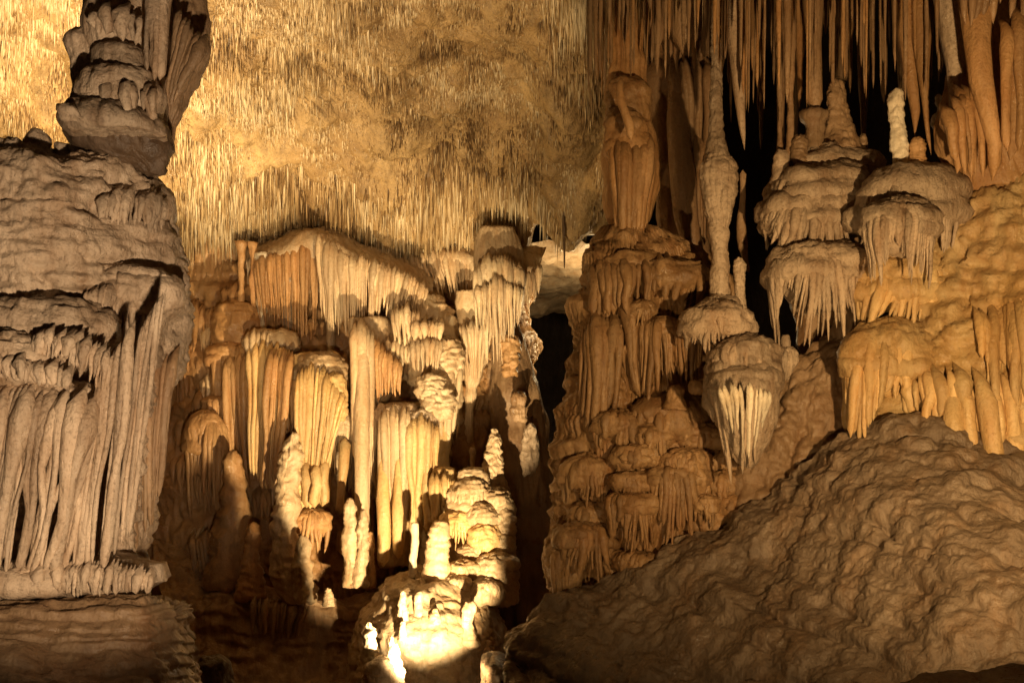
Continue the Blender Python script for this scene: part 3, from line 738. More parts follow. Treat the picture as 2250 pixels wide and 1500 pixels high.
# ------------------------------------------------------------------ hanging column above it
t = thing('hanging_column', 'thick broken stone column hanging from the ceiling at upper left', 'column', P(260, 330, 6.8))
SM = [('noise', 5, 60), ('streak', 4, 18), ('noise', 1.2, 9)]
column(t, 'trunk', M_BEIGE, [(-120, 175, 372), (0, 186, 368), (100, 180, 362), (200, 172, 362), (270, 160, 366), (312, 172, 368)], 7.0, 0.9, SM + [('flute', 6, 22)], 160, 160)
column(t, 'collar', M_BEIGE, [(-40, 200, 300), (10, 186, 318), (40, 184, 322), (100, 182, 322), (120, 190, 318)], 6.72, 0.8, SM, 100, 90)
column(t, 'collar', M_BEIGE, [(68, 160, 200), (76, 150, 222), (130, 156, 236), (190, 164, 240), (220, 170, 235)], 6.72, 0.7, SM, 80, 80)
column(t, 'collar', M_BEIGE, [(92, 240, 285), (104, 215, 305), (130, 204, 316), (200, 200, 322), (220, 205, 318)], 6.6, 0.7, SM, 90, 80)
column(t, 'collar', M_BEIGE, [(150, 235, 300), (163, 190, 335), (185, 168, 352), (250, 164, 356), (275, 168, 352)], 6.62, 0.85, SM, 120, 90)
column(t, 'collar', M_BEIGE, [(222, 190, 250), (234, 150, 300), (252, 134, 335), (280, 142, 358), (298, 160, 362)], 6.55, 0.85, SM + [('flute', 5, 30)], 130, 80)
column(t, 'spur', M_BEIGE, [(232, 128, 165), (240, 124, 172), (250, 128, 178), (262, 140, 180)], 6.3, 0.8, [('noise', 5, 20)], 40, 30)
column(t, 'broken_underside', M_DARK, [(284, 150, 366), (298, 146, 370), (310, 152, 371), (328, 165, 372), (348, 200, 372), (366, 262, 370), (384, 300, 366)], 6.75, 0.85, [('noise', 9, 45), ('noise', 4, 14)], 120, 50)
column(t, 'side_rib', M_BROWN, [(-120, 335, 430), (0, 340, 446), (60, 342, 456), (110, 338, 454), (170, 338, 430), (240, 338, 398), (330, 340, 374)], 7.15, 0.9, [('streak', 8, 26), ('flute', 9, 20), ('noise', 5, 40)], 140, 150)
drape(t, M_BEIGE, dp([(315, -60), (345, -60), (372, -60)], 6.45), dp([(318, 170), (338, 180), (352, 170)], 6.45), 4, 13, tip=0.9, jit=0.1, merge=0, bow=0.0)
drape(t, M_BEIGE, dp([(182, 205), (260, 190), (345, 210)], 6.42), dp([(176, 268), (262, 275), (350, 270)], 6.42), 9, 17, tip=.5, jit=.6, merge=.2, bow=0)
drape(t, M_BEIGE, dp([(200, 40), (250, 32), (310, 45)], 6.52), dp([(205, 100), (252, 105), (312, 100)], 6.52), 6, 15, tip=.5, jit=.6, merge=.2, bow=0)
drape(t, M_BROWN, dp([(385, 20), (420, 70), (450, 95)], 6.75), dp([(362, 220), (372, 230), (384, 235)], 6.75), 6, 11, tip=0.4, jit=0.2, merge=0.2, bow=0.02)

# ================================================================== CENTRE: hanging curtains
G_C = 'hanging stalactite curtains under the ceiling'
t = thing('stalactite_curtain', 'wide peaked curtain of straight stalactites hanging over the middle of the cave', 'curtain', P(720, 640, 12.8), G_C)
V, Q = sheet_verts([[(520, 520, 13.6), (600, 520, 13.2), (700, 500, 13.0), (800, 540, 13.0), (900, 560, 13.2), (960, 560, 13.8)],
                    [(545, 572, 12.9), (600, 560, 12.75), (700, 526, 12.6), (800, 585, 12.6), (880, 606, 12.7), (950, 625, 13.0)],
                    [(545, 640, 13.1), (600, 650, 13.0), (700, 640, 12.9), (800, 650, 12.9), (880, 660, 13.0), (950, 660, 13.2)]], 140, 60, [('flute', 7, 13), ('noise', 5, 40)])
obj('shelf', V, Q, M_CREAM, t)
drape(t, M_ORANGE, dp([(560, 575), (640, 548), (700, 522)], 12.7), dp([(575, 720), (645, 755), (700, 745)], 12.7), 24, 8, tip=0.15, jit=0.45, merge=0.1, bow=0.02)
drape(t, M_CREAM, dp([(700, 520), (750, 555), (805, 590)], 12.55), dp([(705, 730), (760, 750), (800, 720)], 12.6), 20, 8.5, tip=0.15, jit=0.45, merge=0.15, bow=0.03)
drape(t, M_CREAM, dp([(790, 565), (850, 590), (905, 612), (940, 640)], 12.5), dp([(790, 760), (830, 720), (880, 690), (930, 700)], 12.6), 22, 8.5, tip=0.15, jit=0.5, merge=0.15, bow=0.04)
drape(t, M_ORANGE, dp([(560, 590), (700, 560), (850, 620), (950, 630)], 13.0), dp([(560, 720), (700, 735), (850, 720), (950, 690)], 13.0), 34, 8, tip=0.2, jit=0.6, merge=0.1, bow=0.0)
t = thing('stalactite_curtain', 'short fringed stalactite curtain between the peaked curtain and the long pointed one', 'curtain', P(1000, 600, 13.2), G_C)
V, Q = sheet_verts([[(900, 530, 13.9), (980, 525, 13.8), (1060, 530, 13.8)], [(920, 570, 13.2), (980, 560, 13.1), (1060, 565, 13.1)], [(930, 620, 13.4), (990, 620, 13.3), (1060, 620, 13.3)]], 70, 50, [('flute', 6, 12), ('noise', 5, 40)])
obj('shelf', V, Q, M_CREAM, t)
drape(t, M_CREAM, dp([(900, 565), (960, 560), (1060, 570)], 13.1), dp([(935, 640), (985, 655), (1055, 690)], 13.1), 22, 8, tip=0.12, jit=0.5, bow=0.02)
drape(t, M_ORANGE, dp([(930, 580), (990, 570), (1060, 580)], 13.35), dp([(940, 650), (990, 670), (1055, 700)], 13.35), 16, 8, tip=0.12, jit=0.6, bow=0.0)
t = thing('stalactite_curtain', 'long pale pointed stalactite curtain beside the dark gap', 'curtain', P(1095, 800, 12.5), G_C)
column(t, 'boss', M_CREAM, [(500, 1060, 1130), (530, 1050, 1142), (590, 1044, 1152), (640, 1048, 1148), (690, 1056, 1140), (740, 1066, 1126)], 12.75, 0.6, [('flute', 6, 12), ('noise', 4, 40)], 90, 70)
drape(t, M_CREAM, dp([(1042, 600), (1070, 572), (1110, 568), (1152, 600)], 12.35), dp([(1048, 740), (1072, 815), (1108, 830), (1150, 700)], 12.4), 18, 8.5, tip=0.12, jit=0.35, merge=0.1, bow=0.02)
drape(t, M_CREAM, dp([(1046, 640), (1095, 610), (1150, 640)], 12.25), dp([(1050, 730), (1095, 800), (1148, 700)], 12.3), 11, 8, tip=0.12, jit=0.4, merge=0.1, bow=0.01)
t = thing('stalactite_fringe', 'thin ragged fringe of straws at the rim of the bright vault', 'stalactites', P(1165, 640, 12.8), G_C)
V, Q = sheet_verts([[(1130, 540, 13.4), (1165, 540, 13.2), (1200, 545, 13.4)], [(1135, 590, 12.9), (1163, 590, 12.8), (1188, 580, 12.9)], [(1140, 640, 13.1), (1162, 630, 13.0), (1180, 605, 13.1)]], 40, 30, [('flute', 5, 10), ('noise', 4, 30)])
obj('shelf', V, Q, M_CREAM, t)
drape(t, M_CREAM, dp([(1138, 600), (1165, 600), (1192, 585)], 12.8), dp([(1142, 690), (1165, 700), (1186, 640)], 12.8), 11, 6, tip=0.12, jit=0.5)
# little columns joining ceiling and floor draperies
for k, (cx, y0, y1, w, lab) in enumerate(((575, 585, 745, 12, 'slim pale column left of the peaked curtain, leftmost of three'), (556, 560, 740, 8, 'thin reddish column at the left edge of the peaked curtain'),
                                  (632, 640, 760, 11, 'short greyish column below the peaked curtain'), (727, 640, 800, 11, 'speckled thin column below the peak of the curtain'), (530, 560, 735, 9, 'thin brown column near the left dim drapery'))):
    stalagmite('thin_column', (M_WHITE, M_ORANGE, M_BEIGE, M_CREAM, M_ORANGE)[k], [(y0 - 30, cx - w - 6, cx + w + 6), (y0, cx - w, cx + w), ((y0 + y1) / 2, cx - w * .85, cx + w * .85), (y1 - 10, cx - w, cx + w), (y1 + 30, cx - w - 8, cx + w + 8)], 12.75, lab, 'column',
               'thin columns under the ceiling curtains', disp=[('ring', 1.2, 18), ('noise', 2.5, 16)], nu=20, nv=40)

# ================================================================== CENTRE: standing draperies
# dim fluted mass far left
t = thing('flowstone_drapery', 'dim brown tiered drapery close behind the great left column', 'drapery', P(420, 1050, 13.0))
column(t, 'body', M_ORANGE, [(540, 395, 520), (640, 385, 525), (720, 380, 530), (830, 380, 520), (950, 380, 500), (1100, 370, 480), (1260, 360, 470)], 13.5, 0.7, [('flute', 9, 16), ('lobe', 12, 50, 34), ('noise', 8, 70)], 160, 220)
drape(t, M_ORANGE, dp([(392, 690), (430, 680), (480, 690)], 12.95), dp([(392, 790), (430, 800), (478, 780)], 12.95), 10, 9, tip=0.4, jit=0.4)
drape(t, M_ORANGE, dp([(390, 800), (430, 805), (470, 800)], 12.95), dp([(392, 960), (430, 950), (470, 930)], 12.95), 10, 8, tip=0.4, jit=0.4)
t = thing('flowstone_drapery', 'brown vase shaped drapery left of the glowing organ pipes', 'drapery', P(520, 1080, 12.7))
swell(t, 'cap', M_ORANGE, 520, 715, 56, 50, 12.8, 0.7, [('lobe', 6, 26, 20), ('noise', 5, 30)], 90, 60)
tier(t, M_ORANGE, 452, 566, 755, 782, 1000, 12.75, n=12, r=12, lean=0.8, jit=0.2, tip=0.5, merge=0.4)
drape(t, M_ORANGE, dp([(490, 800), (520, 790), (560, 790)], 12.45), dp([(515, 1130), (535, 1110), (560, 1060)], 12.5), 6, 12, tip=0.5, jit=0.2)
t = thing('flowstone_mushroom', 'dim rounded mushroom drapery at the left edge of the lit centre', 'drapery', P(455, 1100, 12.4))
tier(t, M_ORANGE, 442, 508, 872, 890, 960, 12.55, n=9, r=9, jit=0.3)
tier(t, M_ORANGE, 404, 500, 905, 965, 1110, 12.35, n=13, r=10, jit=0.15, lean=0.8, tip=0.55, capdisp=[('noise', 3, 30), ('lobe', 2, 20, 10)])

t = thing('organ_pipe_drapery', 'reddish gold organ pipe drapery of long round flutes', 'drapery', P(600, 1080, 12.2))
column(t, 'body', M_ORANGE, [(730, 540, 640), (760, 535, 655), (860, 548, 650), (960, 560, 630), (1080, 572, 615)], 12.75, 0.5, [('flute', 6, 16), ('noise', 6, 40)], 90, 110)
swell(t, 'cap', M_CREAM, 598, 750, 62, 24, 12.5, 0.7, [('lobe', 4, 18, 10), ('noise', 3, 20)], 90, 50)
drape(t, M_CREAM, dp([(540, 742), (560, 732), (590, 735)], 12.2), dp([(548, 830), (566, 850), (592, 880)], 12.2), 5, 7, tip=0.4, jit=0.4)
drape(t, M_YELLOW, dp([(546, 770), (580, 760), (615, 775), (648, 790)], 12.15), dp([(552, 1040), (572, 1075), (592, 1085), (606, 1060)], 12.1), 9, 12.5, tip=0.55, jit=0.08, merge=0.1, bow=0.01, rjit=.2)
drape(t, M_ORANGE, dp([(590, 780), (620, 785), (645, 800)], 12.0), dp([(572, 1090), (592, 1095), (610, 1060)], 12.0), 4, 11, tip=0.5, jit=0.1, merge=0, bow=0.01)
drape(t, M_ORANGE, dp([(625, 800), (650, 810), (672, 820)], 12.25), dp([(632, 960), (648, 965), (660, 980)], 12.25), 4, 11, tip=0.6, jit=0.1, merge=0)

t = thing('yellow_drapery', 'bright yellow fan shaped drapery right of the organ pipes', 'drapery', P(700, 1110, 12.0))
column(t, 'body', M_YELLOW, [(780, 640, 745), (830, 640, 758), (900, 650, 756), (1000, 655, 735), (1060, 652, 722), (1112, 655, 718)], 12.3, 0.55, [('flute', 7, 15), ('noise', 5, 30)], 110, 140)
swell(t, 'cap', M_CREAM, 705, 810, 58, 34, 12.15, 0.7, [('lobe', 8, 26, 16), ('noise', 4, 20)], 100, 70)
swell(t, 'cap', M_YELLOW, 736, 870, 26, 52, 11.95, 0.8, [('lobe', 6, 24, 16), ('noise', 3, 16)], 60, 60)
drape(t, M_YELLOW, dp([(650, 835), (680, 808), (715, 822)], 11.85), dp([(655, 1090), (672, 1100), (690, 1110)], 11.9), 7, 9.5, tip=0.7, jit=0.1, merge=0.2, bow=0.01)
drape(t, M_YELLOW, dp([(712, 825), (735, 850), (760, 880)], 11.85), dp([(682, 1080), (700, 1060), (722, 1010)], 11.9), 8, 8.5, tip=0.5, jit=0.2, merge=0.3, bow=0.02)
drape(t, M_YELLOW, dp([(655, 1030), (690, 1035), (718, 1025)], 11.85), dp([(660, 1118), (690, 1118), (712, 1112)], 11.85), 5, 14, tip=0.9, jit=0.05, merge=0, bow=0)
t = thing('flowstone_ledge', 'yellow ledge with short dripping hem under the fan drapery', 'drapery', P(690, 1230, 11.9))
tier(t, M_ORANGE, 640, 728, 1118, 1145, 1222, 12.0, n=13, r=9, jit=0.45, lean=0.72, tip=0.35)
t = thing('flowstone_drapery', 'small pale tasselled drapery between the yellow fan and the tall ribbed pillar', 'drapery', P(760, 1060, 12.2))
tier(t, M_CREAM, 728, 782, 905, 935, 1040, 12.25, n=11, r=6.5, jit=0.5, lean=0.8, tip=0.25)
tube(t, 'stem', M_YELLOW, [P(758, 960, 12.1), P(756, 1010, 12.05), P(750, 1070, 12.05), P(748, 1130, 12.1)], [0.07, 0.06, 0.045, 0.05])

t = thing('fluted_pillar', 'tall pinkish ribbed pillar of fused stalactites in the centre', 'pillar', P(800, 1200, 12.2))
column(t, 'body', M_CREAM, [(700, 770, 850), (760, 772, 872), (840, 776, 880), (880, 778, 850), (960, 780, 836), (1100, 784, 826), (1220, 790, 822)], 12.6, 0.6, [('flute', 5, 14), ('noise', 4, 40)], 80, 130)
drape(t, M_CREAM, dp([(775, 735), (800, 730), (820, 745)], 12.1), dp([(783, 1010), (800, 1160), (815, 1120)], 12.15), 4, 12, tip=0.7, jit=0.06, merge=0, bow=0.0, wob=.25)
tube(t, 'ribbed_shaft', M_CREAM, [P(797, 740, 12.15), P(797, 850, 12.05), P(795, 960, 12.0), P(795, 1080, 12.0), P(797, 1200, 12.05)], [0.06, 0.07, 0.078, 0.08, 0.085], lump=0.06, sides=14)
drape(t, M_ORANGE, dp([(820, 750), (850, 775), (882, 810)], 12.15), dp([(825, 900), (848, 880), (880, 880)], 12.2), 9, 9, tip=0.3, jit=0.45)
drape(t, M_CREAM, dp([(815, 900), (826, 900)], 12.2), dp([(815, 1090), (826, 1080)], 12.15), 2, 7, tip=0.4)

t = thing('flowstone_block', 'lumpy cream flowstone block with small tasselled hems right of the pillar', 'flowstone', P(930, 900, 12.5))
column(t, 'body', M_CREAM, [(655, 870, 965), (690, 858, 985), (760, 860, 1012), (830, 890, 1015), (900, 910, 1008), (980, 930, 1000), (1030, 940, 990)], 12.85, 0.55, [('lobe', 10, 34, 24), ('noise', 7, 40), ('noise', 2, 9)], 160, 190)
drape(t, M_CREAM, dp([(860, 690), (890, 680), (920, 690)], 12.3), dp([(866, 760), (890, 765), (915, 740)], 12.3), 7, 10, tip=0.5, jit=0.4)
drape(t, M_CREAM, dp([(905, 715), (940, 710), (975, 715)], 12.25), dp([(912, 770), (940, 750), (970, 760)], 12.25), 7, 9, tip=0.5, jit=0.3)
drape(t, M_CREAM, dp([(908, 755), (940, 750), (968, 755)], 12.2), dp([(912, 825), (940, 815), (962, 820)], 12.2), 7, 9, tip=0.4, jit=0.3)
drape(t, M_CREAM, dp([(850, 755), (880, 758), (902, 765)], 12.3), dp([(855, 800), (880, 810), (900, 800)], 12.3), 6, 8, tip=0.4, jit=0.4)
swell(t, 'lump', M_CREAM, 985, 790, 32, 44, 12.4, 0.7, [('lobe', 8, 18, 14), ('noise', 4, 14)], 80, 70)
swell(t, 'lump', M_CREAM, 948, 850, 36, 26, 12.2, 0.7, [('lobe', 8, 20, 13), ('noise', 4, 14)], 80, 60)
swell(t, 'lump', M_CREAM, 960, 885, 34, 32, 12.15, 0.7, [('lobe', 8, 18, 13), ('noise', 4, 14)], 80, 60)
drape(t, M_CREAM, dp([(965, 820), (990, 815), (1012, 810)], 12.35), dp([(966, 1000), (982, 990), (996, 960)], 12.4), 6, 10, tip=0.7, jit=0.2, bow=0)

t = thing('organ_pipes', 'glowing golden organ pipes reaching down to the lamp lit floor', 'drapery', P(890, 1235, 11.9))
column(t, 'body', M_YELLOW, [(890, 840, 950), (930, 828, 975), (1020, 828, 985), (1120, 835, 985), (1240, 835, 970)], 12.45, 0.5, [('flute', 7, 18), ('noise', 5, 40)], 100, 130)
swell(t, 'cap', M_BEIGE, 872, 908, 50, 22, 12.2, 0.7, [('lobe', 4, 22, 12), ('noise', 3, 18)], 80, 50)
swell(t, 'cap', M_BEIGE, 928, 925, 36, 26, 12.1, 0.7, [('lobe', 4, 20, 12), ('noise', 4, 14)], 80, 50)
drape(t, M_CREAM, dp([(832, 925), (865, 905), (900, 920)], 11.95), dp([(838, 1235), (862, 1240), (886, 1180)], 11.9), 7, 11.5, tip=0.75, jit=0.1, merge=0.1, bow=0.005, rjit=.25)
drape(t, M_YELLOW, dp([(895, 940), (925, 920), (962, 945)], 11.9), dp([(900, 1170), (922, 1200), (955, 1180)], 11.9), 8, 10, tip=0.6, jit=0.2, merge=0.2, bow=0.01)
for px_, yb, rw in ((842, 1245, 17), (875, 1228, 14), (938, 1170, 13)):
    tube(t, 'pipe', M_YELLOW, [P(px_, 930, 12.1), P(px_, 1000, 11.95), P(px_, 1080, 11.85), P(px_ + 1, 1160, 11.8), P(px_, yb - 12, 11.8), P(px_, yb, 11.82)], [rw * .0012, rw * .0026, rw * .0042, rw * .0044, rw * .0036, rw * .0016], sides=12, lump=0.2)
swell(t, 'cap', M_YELLOW, 975, 1052, 30, 26, 11.9, 0.7, [('lobe', 3, 18, 12), ('noise', 2, 14)], 70, 40)
drape(t, M_YELLOW, dp([(948, 1055), (972, 1050), (1000, 1060)], 11.7), dp([(950, 1160), (972, 1150), (992, 1120)], 11.75), 6, 9, tip=0.6, jit=0.3)

t = thing('stone_pillar', 'dark sided pillar between the lit block and the tiered stalagmite', 'pillar', P(1035, 1030, 12.8))
column(t, 'shaft', M_CREAM, [(640, 1000, 1060), (720, 1008, 1070), (790, 1018, 1066), (840, 1022, 1050), (1030, 1018, 1042)], 12.9, 0.9, [('flute', 4, 12), ('noise', 4, 30)], 60, 120)
drape(t, M_CREAM, dp([(1010, 720), (1040, 715), (1068, 725)], 12.55), dp([(1030, 830), (1045, 860), (1058, 820)], 12.65), 6, 8, tip=0.4, jit=0.3)

# tiered stalagmite cone
t = thing('tiered_stalagmite', 'broad tiered stalagmite cone with pointed ringed tip, brightly lit', 'stalagmite', P(1060, 1320, 11.8))
column(t, 'tip', M_CREAM, [(944, 1083, 1091), (960, 1078, 1096), (1000, 1070, 1100), (1040, 1056, 1104), (1075, 1050, 1110), (1120, 1040, 1120)], 11.95, 0.9, [('ring', 5, 15), ('lobe', 4, 14, 11), ('noise', 3, 18)], 70, 110)
column(t, 'core', M_CREAM, [(1040, 1030, 1100), (1100, 995, 1125), (1200, 985, 1130), (1320, 975, 1135)], 12.1, 0.7, [('lobe', 7, 26, 16), ('noise', 5, 30)], 110, 110)
LT = [('lobe', 5, 18, 11), ('noise', 3, 18)]
tier(t, M_CREAM, 1008, 1072, 1028, 1056, 1082, 11.75, n=11, r=6, tip=0.5, jit=0.5, capdisp=LT, core=False)
tier(t, M_CREAM, 985, 1082, 1052, 1100, 1128, 11.68, n=16, r=7, tip=0.5, jit=0.5, capdisp=LT, core=False)
tier(t, M_CREAM, 1050, 1128, 1075, 1110, 1140, 11.7, n=12, r=7, tip=0.5, jit=0.5, capdisp=LT, core=False)
tier(t, M_CREAM, 1022, 1090, 1108, 1132, 1160, 11.55, n=11, r=7, tip=0.5, jit=0.5, capdisp=LT, core=False)
tier(t, M_CREAM, 1080, 1132, 1120, 1150, 1180, 11.6, n=10, r=6, tip=0.5, jit=0.5, capdisp=LT, core=False)
tier(t, M_YELLOW, 972, 1048, 1122, 1146, 1196, 11.6, n=13, r=6.5, tip=0.3, jit=0.5, capdisp=LT, core=False)
tier(t, M_YELLOW, 1030, 1100, 1150, 1180, 1212, 11.5, n=13, r=6.5, tip=0.3, jit=0.5, capdisp=LT, core=False)
tier(t, M_CREAM, 1072, 1132, 1172, 1192, 1212, 11.55, n=12, r=6, tip=0.5, jit=0.4, capdisp=LT, core=False)
tier(t, M_CREAM, 1008, 1060, 1198, 1212, 1236, 11.5, n=9, r=6.5, tip=0.5, jit=0.4, lean=.6, capdisp=LT, core=False)
tier(t, M_CREAM, 1045, 1140, 1218, 1250, 1285, 11.4, n=16, r=7, tip=0.5, jit=0.5, capdisp=LT, core=False)
tier(t, M_CREAM, 980, 1060, 1232, 1256, 1290, 11.35, n=13, r=8, tip=0.6, jit=0.4, capdisp=LT, core=False)
tier(t, M_CREAM, 1022, 1110, 1276, 1300, 1322, 11.2, n=13, r=8, tip=0.6, jit=0.4, capdisp=LT, core=False)
tier(t, M_CREAM, 956, 1040, 1268, 1290, 1312, 11.2, n=12, r=8, tip=0.6, jit=0.4, capdisp=LT, core=False)

# dark rock beside the gap
t = thing('rock_wall_spur', 'dark brown rock spur left of the black gap with pale drip tongues', 'rock', P(1170, 1400, 12.6))
column(t, 'body', M_BROWN, [(660, 1105, 1118), (700, 1100, 1126), (800, 1095, 1158), (900, 1090, 1188), (1000, 1088, 1208), (1150, 1090, 1225), (1300, 1085, 1230), (1480, 1080, 1250)], 12.8, 0.7, [('streak', 10, 40), ('flute', 5, 20), ('noise', 10, 70)], 140, 200)
swell(t, 'lump', M_ORANGE, 1122, 780, 18, 44, 12.4, 0.8, [('lobe', 7, 18, 16), ('noise', 5, 16)], 60, 60)
swell(t, 'tongue', M_BROWN, 1140, 890, 14, 34, 12.3, 0.8, [('streak', 5, 12), ('noise', 4, 16)], 50, 50)
swell(t, 'tongue', M_BEIGE, 1166, 985, 18, 56, 12.25, 0.7, [('streak', 5, 12), ('noise', 4, 16)], 50, 60)
t = thing('rock_wall_spur', 'shadowed brown fluted rock behind the tip of the tiered stalagmite', 'rock', P(1080, 1100, 13.2))
column(t, 'body', M_BROWN, [(800, 1040, 1140), (900, 1030, 1150), (1000, 1020, 1150), (1150, 1010, 1150), (1300, 1000, 1150)], 13.3, 0.6, [('flute', 9, 18), ('lobe', 9, 40, 30), ('noise', 6, 40)], 110, 130)

# drips on the back wall itself
rngw = np.random.default_rng(404)
for (x0, x1, y0, y1, k) in ((400, 540, 620, 1180, 18), (560, 780, 640, 1150, 16), (740, 1060, 620, 1180, 22)):
    for q in range(k):
        cx = rngw.uniform(x0, x1); cy = rngw.uniform(y0, y1); w = rngw.uniform(14, 34); l = rngw.uniform(40, 150)
        drape(WB, (M_ORANGE, M_CREAM, M_ORANGE)[q % 3], dp([(cx - w, cy + 8), (cx, cy), (cx + w, cy + 10)], None), dp([(cx - w, cy + l * .7), (cx, cy + l), (cx + w, cy + l * .8)], None), 4, 8, tip=.3, jit=.4, out=1.5)
# ------------------------------------------------------------------ single stalagmites in the centre
stalagmite('stalagmite', M_ORANGE, [(993, 506, 520), (1006, 500, 528), (1040, 498, 532), (1080, 496, 538), (1110, 492, 548), (1125, 486, 552), (1150, 480, 544), (1200, 470, 536), (1290, 455, 545)], 12.0, 'ringed brownish stalagmite with a rounded amber tip in the dim left centre')
stalagmite('stalagmite', M_CREAM, [(957, 636, 648), (975, 628, 654), (1000, 620, 660), (1012, 618, 654), (1050, 612, 650), (1090, 610, 650), (1118, 610, 656), (1135, 606, 652), (1180, 600, 650), (1230, 596, 660), (1290, 612, 686), (1315, 625, 690)], 11.75,
           'tall knobbly stalagmite with pointed dark tip in front of the organ pipes', disp=[('ring', 5, 34), ('lobe', 7, 24, 22), ('noise', 5, 26)], nu=70, nv=140)
stalagmite('stalagmite', M_CREAM, [(1178, 660, 676), (1190, 654, 680), (1230, 648, 682), (1270, 645, 688), (1318, 650, 692)], 11.55, 'stubby lumpy stalagmite at the foot of the tall knobbly one', disp=[('lobe', 7, 24, 22), ('noise', 4, 20)], nu=60, nv=80)
stalagmite('stalagmite', M_ORANGE, [(1155, 551, 561), (1165, 548, 566), (1200, 545, 566), (1250, 535, 570), (1310, 520, 585)], 11.8, 'small brown stalagmite standing in shade left of the tall knobbly one')
stalagmite('stalagmite', M_CREAM, [(1095, 765, 773), (1110, 760, 777), (1160, 755, 783), (1210, 752, 786), (1240, 757, 790), (1285, 755, 800)], 11.7, 'slender pale stalagmite, left one of the close pair', group=None)
stalagmite('stalagmite', M_CREAM, [(1120, 793, 803), (1135, 790, 806), (1180, 788, 806), (1220, 784, 806), (1250, 776, 806), (1285, 770, 812)], 11.65, 'slender pale stalagmite, right one of the close pair')
stalagmite('stalagmite', M_ORANGE, [(1170, 810, 818), (1185, 807, 821), (1230, 806, 822), (1290, 802, 826)], 11.75, 'thin shaded stalagmite right behind the close pair')
stalagmite('stalagmite', M_WHITE, [(1148, 905, 918), (1165, 903, 919), (1210, 902, 918), (1250, 899, 916), (1268, 896, 920)], 11.3, 'thin glowing white stalagmite standing before the organ pipes', disp=[('noise', 1.8, 16), ('ring', 1, 20)])
stalagmite('stalagmite', M_CREAM, [(1145, 957, 980), (1156, 950, 985), (1190, 945, 985), (1220, 940, 984), (1250, 934, 986), (1285, 928, 990)], 11.25, 'stout ringed stalagmite at the left foot of the tiered cone')
stalagmite('stalagmite', M_CREAM, [(1295, 718, 726), (1306, 714, 730), (1330, 710, 734)], 11.3, 'tiny pale stub beside the foot of the lumpy stalagmite')
stalagmite('stalagmite', M_CREAM, [(984, 1034, 1042), (990, 1032, 1045), (1002, 1033, 1044), (1060, 1035, 1043)], 12.3, 'small lit knob left of the cone tip')

# lamp lit mound and its stubs
base = P(960, 1500, 10.9)
t = thing('flowstone_mound', 'flowstone mound on the floor glaring in the lamp light', 'flowstone', base)
column(t, 'body', M_CREAM, [(1254, 905, 955), (1272, 862, 1008), (1310, 826, 1060), (1360, 800, 1094), (1430, 782, 1118), (1540, 768, 1138)], 11.6, 1.55, [('lobe', 9, 46, 40), ('lobe', 5, 18, 18), ('noise', 9, 60), ('noise', 2, 12)], 340, 280)
mound = t
MS = [(886, 1298, 1352, 9, 10.95, 'white stub on the glaring mound, left of the upper two'), (921, 1300, 1345, 9, 11.0, 'white stub on the glaring mound, right of the upper two'), (885, 1364, 1392, 7, 10.6, 'tiny white stub on the mound below the upper two'),
      (1030, 1324, 1402, 14, 10.6, 'largest white stalagmite stub on the right of the glaring mound'), (957, 1335, 1356, 8, 10.9, 'tiny double knob on the glaring mound'), (1075, 1408, 1428, 8, 10.3, 'small pointed stub at the right rim of the mound')]
for cx, y0, y1, w, D, lab in MS:
    D = depth_at(mound, cx, y1) + w * .8 * K * D
    stalagmite('stalagmite_stub', M_CREAM, [(y0, cx - w * .5, cx + w * .6), (y0 + (y1 - y0) * .15, cx - w * .7, cx + w * .9), (y0 + (y1 - y0) * .5, cx - w * .9, cx + w * .7), (y1 - 6, cx - w * 1.2, cx + w * 1.1), (y1 + 14, cx - w * 1.5, cx + w * 1.5)], D, lab, nu=28, nv=40,
               disp=[('lobe', w * .3, w * 1.2, w), ('noise', w * .35, w * 2)])
stalagmite('stalagmite', M_WHITE, [(1370, 808, 813), (1385, 803, 820), (1410, 800, 822), (1432, 795, 826), (1460, 798, 832), (1520, 800, 850)], 9.7, 'jagged pale horn of rock left of the glaring mound', disp=[('lobe', 6, 14, 12), ('noise', 5, 14)], nu=50, nv=60)
stalagmite('stalagmite', M_WHITE, [(1400, 860, 864), (1420, 857, 870), (1450, 853, 878), (1480, 850, 884), (1530, 846, 890)], 9.6, 'second jagged pale horn of rock in front of the mound', disp=[('lobe', 6, 14, 12), ('noise', 5, 14)], nu=50, nv=60)
stalagmite('boulder', M_BEIGE, [(1445, 820, 850), (1458, 806, 866), (1490, 800, 874), (1540, 795, 880)], 9.55, 'rough pale boulder between the two jagged horns', 'rock', disp=[('noise', 6, 26), ('noise', 2, 8)], nu=60, nv=40)

# ledges in the dark at lower left of the centre
t = thing('rock_ledge', 'dim brown ledge below the left draperies', 'rock', P(560, 1450, 11.6))
V, Q = sheet_verts([[(330, 1130, 13.4), (420, 1180, 13.2), (520, 1270, 12.9), (640, 1290, 12.8), (740, 1300, 12.8), (830, 1290, 13.0)],
                    [(335, 1230, 12.2), (420, 1260, 12.2), (520, 1300, 12.0), (640, 1318, 11.9), (740, 1330, 12.0), (830, 1310, 12.2)],
                    [(360, 1330, 11.7), (430, 1330, 11.8), (520, 1330, 11.7), (640, 1335, 11.7), (730, 1340, 11.8), (830, 1345, 11.9)],
                    [(370, 1450, 11.6), (430, 1430, 11.6), (520, 1420, 11.6), (640, 1420, 11.6), (730, 1420, 11.7), (830, 1420, 11.8)],
                    [(370, 1580, 11.2), (430, 1560, 11.2), (520, 1560, 11.2), (640, 1560, 11.2), (730, 1560, 11.2), (830, 1560, 11.2)]], 200, 170, [('lobe', 10, 60, 34), ('streak', 8, 24), ('noise', 10, 80)])
obj('face', V, Q, M_BROWN, t)
